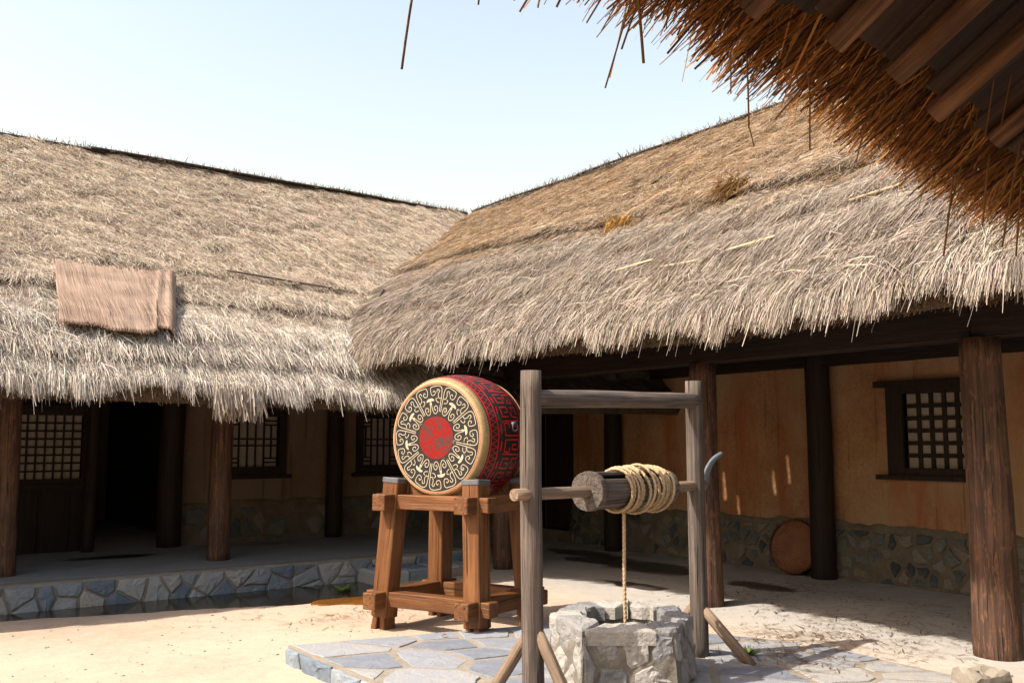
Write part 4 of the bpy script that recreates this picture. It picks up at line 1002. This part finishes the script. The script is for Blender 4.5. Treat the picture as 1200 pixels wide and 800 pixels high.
# head ornament: eight mirrored units of hooked frames, scrolls and mushroom marks (x = degrees off the unit's axis, y = radius)
unit = [[(20.6, .46), (20.8, .70), (20, .86), (16, .91), (9, .905), (3.6, .89), (2.6, .82), (4.0, .755), (8, .75), (10, .79), (8, .825), (6.2, .80)],
        [(20, .70), (16.5, .70), (15, .76), (16.4, .83), (13.6, .85), (12.2, .80)],
        [(17.5, .62), (13, .635), (11, .68), (14, .70)],
        [(1.6, .62), (1.9, .53), (4.5, .45), (10, .42), (15, .455), (15.2, .53), (10.5, .56), (7, .525), (8.6, .485), (11.2, .495)]]
lines = []
for k in range(8):
    base = 2 * PI * k / 8 + PI / 16
    for s in (1, -1):
        for l in unit:
            q = crom(l); th = base + s * np.radians(q[:, 0]); lines.append(np.stack([q[:, 1] * RF * np.cos(th), q[:, 1] * RF * np.sin(th)], 1))
    for j, (r0, wk) in enumerate(((.655, 7.5), (.668, 7.5), (.681, 6.5), (.694, 4.5))):
        th = base + np.radians(np.linspace(-wk, wk, 7)); lines.append(np.stack([r0 * RF * np.cos(th), r0 * RF * np.sin(th)], 1))
    for dd in (-.8, .8):
        rr = np.linspace(.58, .66, 4); th = base + np.radians(dd); lines.append(np.stack([rr * RF * np.cos(th), rr * RF * np.sin(th)], 1))
V, F = ribbon(lines, lambda p: [(x, y, -sgn * .0072) for x, y in p], .0055)
obj('painted_scrolls', mesh('painted_scrolls', V, F, 'drum_line'), drum, DM)
# side ornament in (arc length, depth): red meander, zigzag border and lines
def mapside(p):
    out = []
    for s, z in p:
        a = s / RB; r = rad(z) + .003; out.append((r * math.cos(a), r * math.sin(a), sgn * z))
    return out
C = 2 * PI * RB; side = []; nU = 12; uw = C / nU
for z in (.082, .162, DL - .162, DL - .082): side.append(np.stack([np.linspace(0, C, 181), np.full(181, z)], 1))
zz = 64
for z0, z1 in ((.092, .150), (DL - .15, DL - .092)):
    for k in range(zz): side.append(np.stack([np.linspace(k, k + .5, 3) * C / zz, np.linspace(z0, z1, 3)], 1)); side.append(np.stack([np.linspace(k + .5, k + 1, 3) * C / zz, np.linspace(z1, z0, 3)], 1))
def dens(pts, st=.02):
    o = []
    for a, b in zip(pts[:-1], pts[1:]):
        n = max(2, int(math.dist(a, b) / st)); o += [(a[0] + (b[0] - a[0]) * i / n, a[1] + (b[1] - a[1]) * i / n) for i in range(n)]
    return np.array(o + [pts[-1]])
mot = [[(.06, .22), (.06, .78), (.34, .80), (.34, .52), (.20, .50), (.20, .66)], [(.06, .22), (.40, .20), (.44, .38), (.28, .40)], [(.48, .16), (.50, .84), (.62, .84), (.62, .58), (.78, .58)],
       [(.62, .44), (.62, .20), (.92, .20), (.93, .46), (.76, .46), (.76, .33)], [(.70, .84), (.93, .82), (.92, .62), (.80, .70)], [(.36, .90), (.44, .96), (.60, .95)], [(.06, .92), (.26, .90)], [(.72, .06), (.94, .08)], [(.1, .08), (.40, .07)]]
z0, z1 = .172, DL - .172
for k in range(nU):
    mir = k % 2
    for l in mot: side.append(dens([((k + (1 - x if mir else x)) * uw, z0 + (z1 - z0) * y) for x, y in l]))
for b_ in (0, 1):
    V, F = ribbon(side[4 + 2 * zz * b_:4 + 2 * zz * (b_ + 1)], mapside, .006); obj('zigzag_border', mesh('zigzag_border', V, F, 'drum_red'), drum, DM)
V, F = ribbon(side[:4] + side[4 + 4 * zz:], mapside, .0138); obj('painted_meander', mesh('painted_meander', V, F, 'drum_red'), drum, DM)
V, F = [], []
for z in (.022, .046):
    for k in range(110):
        a = 2 * PI * (k + (.5 if z > .03 else 0)) / 110; r = (RF + .012) if z < .03 else rad(.055) + .008
        c = Vector((math.cos(a), math.sin(a), 0)); t_ = Vector((-math.sin(a), math.cos(a), 0)); n = len(V)
        for q in range(5): V.append(c * (r - .001) + t_ * (.006 * math.cos(q * 1.2566)) + Vector((0, 0, sgn * z + .006 * math.sin(q * 1.2566))))
        V.append(c * (r + .005) + Vector((0, 0, sgn * z)))
        F += [(n + q, n + (q + 1) % 5, n + 5) for q in range(5)]
tag(obj('studs', mesh('studs', V, F, 'stud'), drum, DM), kind='stuff')
# iron ring on the drum's side
aR = math.radians(12); cR = Vector((math.cos(aR), math.sin(aR), 0))
rb = obj('ring_boss', log_mesh(.05, .022, .012, 'iron', seg=10, bend=0), drum, DM @ along(cR * (RB - .005) + Vector((0, 0, sgn * .36)), cR * (RB + .045) + Vector((0, 0, sgn * .36))))
th = np.arange(20) * 2 * PI / 20; S = []
for t_ in th:
    c = np.array([math.cos(t_), math.sin(t_), 0]) * .038; ph_ = np.arange(7) * 2 * PI / 7
    S.append(np.stack([c[0] + np.cos(ph_) * .007 * math.cos(t_), c[1] + np.cos(ph_) * .007 * math.sin(t_), np.sin(ph_) * .007], 1))
v, f = loft(S + [S[0]], cap=False); obj('ring', mesh('ring', v, f, 'iron', True), drum, DM @ Matrix.Translation(cR * (RB + .036) + Vector((0, -.03, sgn * .36))) @ Matrix.Rotation(PI / 2, 4, 'Y'))

# ------------------------------------------------------------------ well and windlass
PN = Vector((3.50, 4.58, float(zplat(3.5)))); PF = Vector((5.40, 5.03, float(zplat(5.4))))
WX = (PF - PN); WX.z = 0; WX.normalize(); WY = Vector((WX.y, -WX.x, 0))          # WY points to the viewer's right
wc = (PN + PF) / 2
wind = thing('well_windlass', 'weathered grey timber windlass frame standing over the stone well', 'windlass', (wc.x, wc.y, wc.z))
log('post', PN - Vector((0, 0, .04)), PN + Vector((0, 0, 1.93)), .068, .063, 'wood_grey', wind, seed=2, seg=18, rough=.05, bend=.006)
log('post', PF - Vector((0, 0, .04)), PF + Vector((-.035, -.02, 2.02)), .068, .063, 'wood_grey', wind, seed=5, seg=18, rough=.05, bend=.006)
log('crossbar', Vector((PN.x, PN.y, 1.868)) + WX * .0, Vector((PF.x - .03, PF.y - .02, 1.925)) + WX * .03, .056, .058, 'wood_grey', wind, seed=9, seg=16, rough=.05, bend=.004)
def brace(P, s, hgt, run, r=.036):
    log('brace', P + WY * (s * .03) + Vector((0, 0, hgt)), P + WY * (s * run) + Vector((0, 0, -.02)), r, r * 1.05, 'wood_grey_light', wind, seed=int(P.x * 9 + s), seg=12, rough=.06)
brace(PN, 1, .40, .30); brace(PN, -1, .40, .34); brace(PF, 1, .36, .42, .038); brace(PF, -1, .36, .36)
ZA = 1.30
AA = Vector((PN.x, PN.y, ZA + .005)) - WX * .17; AB = Vector((PF.x - .02, PF.y - .01, ZA - .01)) + WX * .12
axle = log('axle', AA, AB, .036, .040, 'wood_grey_light', wind, seed=4, seg=14, rough=.05, bend=.003)
AXD = (AB - AA).normalized(); r0 = AA + AXD * .72; r1 = AA + AXD * 1.66; RL = (r1 - r0).length; RR = .128
MR = along(r0, r1)
def disc_part(z0, z1, r):
    me = log_mesh(z1 - z0, r, r, 'wood_grey', seg=28, rough=.02, bend=0, seed=3); obj('roller_disc', me, axle, MR @ Matrix.Translation((0, 0, z0)))
disc_part(0, .06, RR); disc_part(RL - .06, RL, RR)
for k in range(9):                                                           # staves with one left out, as in the slot on top
    if k == 3: continue
    a = 2 * PI * k / 9; c = Vector((math.cos(a), math.sin(a), 0)) * (RR - .024)
    me = plank_mesh(.030, .080, RL - .10, 'wood_grey', bev=.006, seed=k)
    obj('stave', me, axle, MR @ Matrix.Translation((c.x, c.y, .05)) @ Matrix.Rotation(a, 4, 'Z'))
obj('roller_core', log_mesh(RL - .04, .07, .07, 'wood_dark', seg=14), axle, MR @ Matrix.Translation((0, 0, .02)))
# curved crank handle beyond the far post
def tube(pts, radii, seg=10, twist=0, lob=0):
    pts = np.asarray(pts, float); n = len(pts); T = nrm(np.gradient(pts, axis=0)); u = np.cross(T[0], [0.3, 0.2, 1.0]); u = u / np.linalg.norm(u); S = []
    L = np.concatenate([[0], np.cumsum(np.linalg.norm(np.diff(pts, axis=0), axis=1))])
    for i in range(n):
        u = u - T[i] * np.dot(u, T[i]); u = u / np.linalg.norm(u); w2 = np.cross(T[i], u); a = np.arange(seg) * 2 * PI / seg + twist * L[i]
        r = radii[i] * (1 + lob * np.cos(3 * (np.arange(seg) * 2 * PI / seg)))
        S.append(pts[i] + u * (np.cos(a) * r)[:, None] + w2 * (np.sin(a) * r)[:, None])
    return loft(S)
hb_ = AB - WX * .03
hp = crom([hb_, hb_ + Vector((0, 0, .02)) + WX * .06, hb_ + WX * .09 + Vector((0, 0, .11)), hb_ + WX * .15 + Vector((0, 0, .19)) + WY * .02, hb_ + WX * .24 + Vector((0, 0, .235)) + WY * .04], 6)
v, f = tube(hp, np.linspace(.030, .019, len(hp))); obj('crank_handle', mesh('crank_handle', v, f, 'horn', True), axle)
# rope coiled on the roller, one end hanging into the well
rr_ = random.Random(4); pts = []; z = .30; turns = 12
X_, Y_, Z_ = (np.array(MR.col[i][:3]) for i in range(3)); O_ = np.array(r0); zpos = .30; jump = [.028, .028, .03, .028, .034, .075, .11, .07, .034, .03, .03, .04]
for k in range(turns):
    for j in range(72):
        a = 2 * PI * j / 72; zc = zpos + jump[k] * j / 72 + .010 * math.sin(a + k * 1.7); R_ = RR + .013 + .006 * math.sin(k * 2.1 + a)
        pts.append(O_ + X_ * (R_ * math.cos(a + 2.4)) + Y_ * (R_ * math.sin(a + 2.4)) + Z_ * zc)
    zpos += jump[k]
for k in range(3):                                                            # slack turns back across
    for j in range(72):
        a = 2 * PI * j / 72; zc = zpos - .02 - .12 * (k + j / 72); R_ = RR + .030 + .006 * math.sin(k * 3.1 + a)
        pts.append(O_ + X_ * (R_ * math.cos(a + 2.4)) + Y_ * (R_ * math.sin(a + 2.4)) + Z_ * zc)
rope = thing('rope', 'tan twisted rope wound on the windlass roller and hanging into the well', 'rope', tuple(O_ + Z_ * .4))
v, f = tube(np.array(pts), np.full(len(pts), .0108), 9, 70, .16); obj('coil', mesh('coil', v, f, 'rope', True), rope)
hx = O_ + Z_ * .37; dvw = np.array(WY) * (RR * .25)
top = hx + dvw; top = np.array([top[0], top[1], ZA - RR - .005])
hang = np.array([[top[0] + .004 * math.sin(z * 7), top[1] + .003 * math.cos(z * 5), z] for z in np.linspace(ZA - RR + .01, .22, 200)])
v, f = tube(hang, np.full(200, .0112), 9, 70, .18); obj('hanging_end', mesh('hanging_end', v, f, 'rope', True), rope)

# well: irregular ring of rough masonry
ZW = .475
OUT = [pix_ for pix_ in ((644, 717), (684, 737), (790, 736), (811, 720), (788, 706), (735, 702), (672, 704))]
def gp(u, v, z):
    p = pix(u, v, 1.0); d = p - Vector((0, 0, EYE)); return Vector((0, 0, EYE)) + d * ((z - EYE) / d.z)
out = [gp(u, v, ZW) for u, v in OUT]; cW = sum((Vector((p.x, p.y, 0)) for p in out), Vector()) / 7
well = thing('stone_well', 'low well of rough pale masonry with flat capstones under the windlass', 'well', (cW.x, cW.y, .08))
poly = [(p.x - cW.x, p.y - cW.y) for p in out]
if sum(poly[i][0] * poly[(i + 1) % 7][1] - poly[(i + 1) % 7][0] * poly[i][1] for i in range(7)) < 0: poly = poly[::-1]
# core: ring wall, finely divided and roughened
ring = []
for i in range(7):
    a, b = poly[i], poly[(i + 1) % 7]
    for j in range(14): ring.append((a[0] + (b[0] - a[0]) * j / 14, a[1] + (b[1] - a[1]) * j / 14))
ring = np.array(ring); S = []
for z, k in [(-.05, 1.07), (.02, 1.06), (.07, 1.05), (.12, 1.04), (.17, 1.03), (.22, 1.02), (.27, 1.01), (.32, 1.0), (.36, .99), (.385, .97)]:
    p = np.concatenate([ring * k, np.full((len(ring), 1), z)], 1); o_ = nrm(p * [1, 1, 0])
    S.append(p + o_ * (.018 * fbm(p, 5.5, 3, 3) + .012 * fbm(p, 16, 5, 2) - .012)[:, None])
inn = ring * .63
S.append(np.concatenate([inn, np.full((len(ring), 1), .37)], 1)); S.append(np.concatenate([inn * .98, np.full((len(ring), 1), .1)], 1)); S.append(np.concatenate([inn * .96, np.full((len(ring), 1), -.6)], 1))
v, f = loft(S, cap=False); bw = (cW.x, cW.y, float(zplat(cW.x)))
obj('core', mesh('core', v, f, 'well_joint', False), well, Matrix.Translation(bw))
obj('well_water', mesh('well_water', [(x, y, -.45) for x, y in inn], [tuple(range(len(inn)))], 'gutter_water'), well, Matrix.Translation(bw))
rwl = random.Random(31)
for i in range(7):
    a, b = Vector((*poly[i], 0)), Vector((*poly[(i + 1) % 7], 0)); L = (b - a).length; t_ = (b - a).normalized(); o_ = Vector((t_.y, -t_.x, 0))
    for c in voronoi(jit_pts(0, L, 0, .36, .19, .15, rwl, .36), [(0, 0), (L, 0), (L, .36), (0, .36)]):
        c = inset(c, .007)
        if len(c) < 3 or area(c) < .004: continue
        pts, (cx, cz) = centred(rough_poly(c, .16, rwl, .045))
        M = Matrix((t_, Vector((0, 0, 1)) - o_ * .09, o_)).transposed().to_4x4()
        M.translation = Vector(bw) + (a + t_ * cx) * (1.068 - .22 * cz) + Vector((0, 0, cz)) + o_ * rwl.uniform(-.010, .010)
        obj('stone', rough_stone(pts, .05, 'well_stone', rwl, .024, rwl.randint(0, 99), 'stone', .018), well, M)
ncap = 9; rin = .60
angs = sorted([2 * PI * (k + rwl.uniform(-.18, .18)) / ncap for k in range(ncap)])
def ray_poly(a):
    d = (math.cos(a), math.sin(a)); best = 0
    for i in range(7):
        p, q = poly[i], poly[(i + 1) % 7]; e = (q[0] - p[0], q[1] - p[1]); den = d[0] * e[1] - d[1] * e[0]
        if abs(den) < 1e-9: continue
        t = (p[0] * e[1] - p[1] * e[0]) / den; s = (p[0] * d[1] - p[1] * d[0]) / den
        if t > 0 and -1e-6 <= s <= 1 + 1e-6: best = t
    return best
for k in range(ncap):
    a0, a1 = angs[k] + .02, (angs[(k + 1) % ncap] + (2 * PI if k == ncap - 1 else 0)) - .02; o2, i2 = [], []
    for s in np.linspace(0, 1, 6):
        a = a0 + (a1 - a0) * s; R_ = ray_poly(a) * (1.0 + rwl.uniform(-.03, .025)); o2.append((R_ * math.cos(a), R_ * math.sin(a))); q = R_ * rin * rwl.uniform(.9, 1.08); i2.append((q * math.cos(a), q * math.sin(a)))
    pts, (cx, cy) = centred(o2 + i2[::-1])
    obj('capstone', rough_stone(pts, .10, 'well_stone', rwl, .016, k, 'capstone', .02), well, Matrix.Translation((bw[0] + cx, bw[1] + cy, bw[2] + .395 + rwl.uniform(-.008, .006))))

# ------------------------------------------------------------------ small things
# round woven tray leaning against the wall
by, bz = 7.60, .02
MB = Matrix.Translation((9.80, by, bz)) @ Matrix.Rotation(math.radians(8), 4, 'Z') @ Matrix.Rotation(math.radians(-77), 4, 'Y') @ Matrix.Translation((.335, 0, 0))
tray = thing('winnowing_tray', 'round shallow woven tray leaning against the ochre wall by the dark post', 'tray', (9.80, by, bz))
th = np.arange(56) * 2 * PI / 56
S = [np.stack([r * np.cos(th), r * np.sin(th), np.full(56, z)], 1) for r, z in ((.002, -.06), (.1, -.06), (.2, -.057), (.28, -.045), (.312, 0), (.325, 0), (.292, -.055), (.1, -.07), (.002, -.07))]
v, f = loft(S, cap=False); obj('woven_bowl', mesh('woven_bowl', v, f, 'basket_weave', True), tray, MB)
S = []
for t_ in th:
    ph_ = np.arange(8) * PI / 4; S.append(np.stack([(.325 + .015 * np.cos(ph_)) * math.cos(t_), (.325 + .015 * np.cos(ph_)) * math.sin(t_), .004 + .018 * np.sin(ph_)], 1))
v, f = loft(S + [S[0]], cap=False); obj('rim', mesh('rim', v, f, 'wood_rafter', True), tray, MB)

def blades(name, loc, n, hgt, spread, mat, label, cat, seed, wide=.006):
    r = random.Random(seed); V, F = [], []
    for i in range(n):
        a = r.uniform(0, 2 * PI); d = Vector((math.cos(a), math.sin(a), 0)); b = d * r.uniform(0, spread * .4); h = hgt * r.uniform(.5, 1.1); s = Vector((-d.y, d.x, 0)) * wide; k = len(V)
        for q, w2 in ((0, 1), (.5, .9), (1, .15)):
            c = b + d * (spread * q * q * r.uniform(.6, 1)) + Vector((0, 0, h * q * (1 - .25 * q))); V += [c - s * w2, c + s * w2]
        F += [(k, k + 1, k + 3, k + 2), (k + 2, k + 3, k + 5, k + 4)]
    return tag(obj(name, mesh(name, V, F, mat), None, Matrix.Translation(loc)), label, cat)
p = gp(878, 769, .03); blades('grass_tuft', (p.x, p.y, float(zplat(p.x)) - .01), 70, .09, .09, 'grass', 'small green grass tuft at the foot of the far windlass brace', 'grass', 3)
p = gp(403, 692, -.03); blades('water_plant', (p.x, p.y, -.045), 46, .10, .16, 'grass', 'green weed growing in the gutter water by the kerb', 'weed', 4, .012)
p = gp(521, 747, .09); o = obj('dry_leaf', mesh('dry_leaf', [(-.03, 0, 0), (0, -.015, .02), (.03, 0, .005), (0, .018, .025), (0, 0, .03)], [(0, 1, 4), (1, 2, 4), (2, 3, 4), (3, 0, 4), (3, 2, 1, 0)], 'dry_leaf'), None, Matrix.Translation((p.x, p.y, float(zplat(p.x)) + .006)))
tag(o, 'small curled brown leaf lying on the flagstones', 'leaf')
# fallen straw scattered on the earth floor
def litter(name, n, fn, seed, colr):
    r = np.random.default_rng(seed); x, y = fn(r, n); a = r.uniform(0, PI, n); ln = r.uniform(.04, .26, n) * r.uniform(.4, 1, n)
    def inside(px_, py_): return (px_ > 2.9) & (px_ < 6.5) & (py_ < 6.75 - .0)
    def zz_(px_, py_): return np.where(inside(px_, py_), zplat(px_) + .004, gz(px_, py_)) + .006
    d = np.stack([np.cos(a), np.sin(a), a * 0], 1); c = np.stack([x, y, x * 0], 1)
    P0, P1, P2 = c - d * (ln * .5)[:, None], c + np.stack([r.normal(0, .006, n), r.normal(0, .006, n), x * 0], 1), c + d * (ln * .5)[:, None]
    for P_ in (P0, P1, P2): P_[:, 2] = zz_(P_[:, 0], P_[:, 1]) + r.uniform(0, .006, n)
    wv = np.stack([-d[:, 1], d[:, 0], x * 0], 1)
    cc = np.array(colr)[None] * r.uniform(.4, 1.5, (n, 1))
    o = tag(obj(name, strands_mesh(name, P0, P1, P2, wv, r.uniform(.004, .009, n), cc, 'thatch')), 'thin scatter of fallen straw on the floor of the courtyard', 'straw', kind='stuff')
    return o
def spots(cx):
    def fn(r, n):
        k = r.integers(0, len(cx), n); c = np.array(cx)[k]; return c[:, 0] + r.normal(0, 1, n) * c[:, 2], c[:, 1] + r.normal(0, 1, n) * c[:, 3]
    return fn
litter('fallen_straw', 1700, spots([(8.6, 6.3, .5, 1.3), (8.9, 5.4, .35, .9), (9.2, 7.0, .3, .6), (7.6, 5.3, .25, .5), (6.7, 5.2, .3, .25), (6.9, 4.6, .3, .5), (7.9, 6.8, .25, .4), (8.2, 4.6, .4, .5), (5.9, 4.6, .3, .3)]), 2, (.15, .092, .05))
def pebbles(n, seed):
    r = np.random.default_rng(seed); V, F = [], []
    x = np.where(r.random(n) < .5, r.uniform(1.2, 5.0, n), r.uniform(5.6, 8.0, n)); y = np.where(x < 5.05, r.uniform(6.9, 9.2, n), r.uniform(3.6, 7.5, n)); z = gz(x, y)
    for i in range(n):
        k = len(V); q = r.uniform(.004, .013) * r.uniform(.6, 1.6)
        for d in ((1, 0, 0), (0, 1, 0), (-1, 0, 0), (0, -1, 0), (0, 0, .7), (0, 0, -.5)): V.append((x[i] + d[0] * q * r.uniform(.6, 1.3), y[i] + d[1] * q * r.uniform(.6, 1.3), z[i] + d[2] * q))
        F += [(k, k + 1, k + 4), (k + 1, k + 2, k + 4), (k + 2, k + 3, k + 4), (k + 3, k, k + 4), (k + 1, k, k + 5), (k + 2, k + 1, k + 5), (k + 3, k + 2, k + 5), (k, k + 3, k + 5)]
    tag(obj('pebbles', mesh('pebbles', V, F, 'mortar', True)), 'small pebbles and crumbs of earth strewn over the sand', 'pebbles', kind='stuff')
pebbles(450, 4)
litter('fallen_straw', 160, spots([(4.0, 8.3, .25, .12), (4.5, 8.4, .2, .1), (3.6, 8.6, .5, .3), (4.2, 7.9, .4, .2)]), 3, (.26, .16, .08))['label'] = 'few bits of fallen straw on the sunny sand by the gutter'
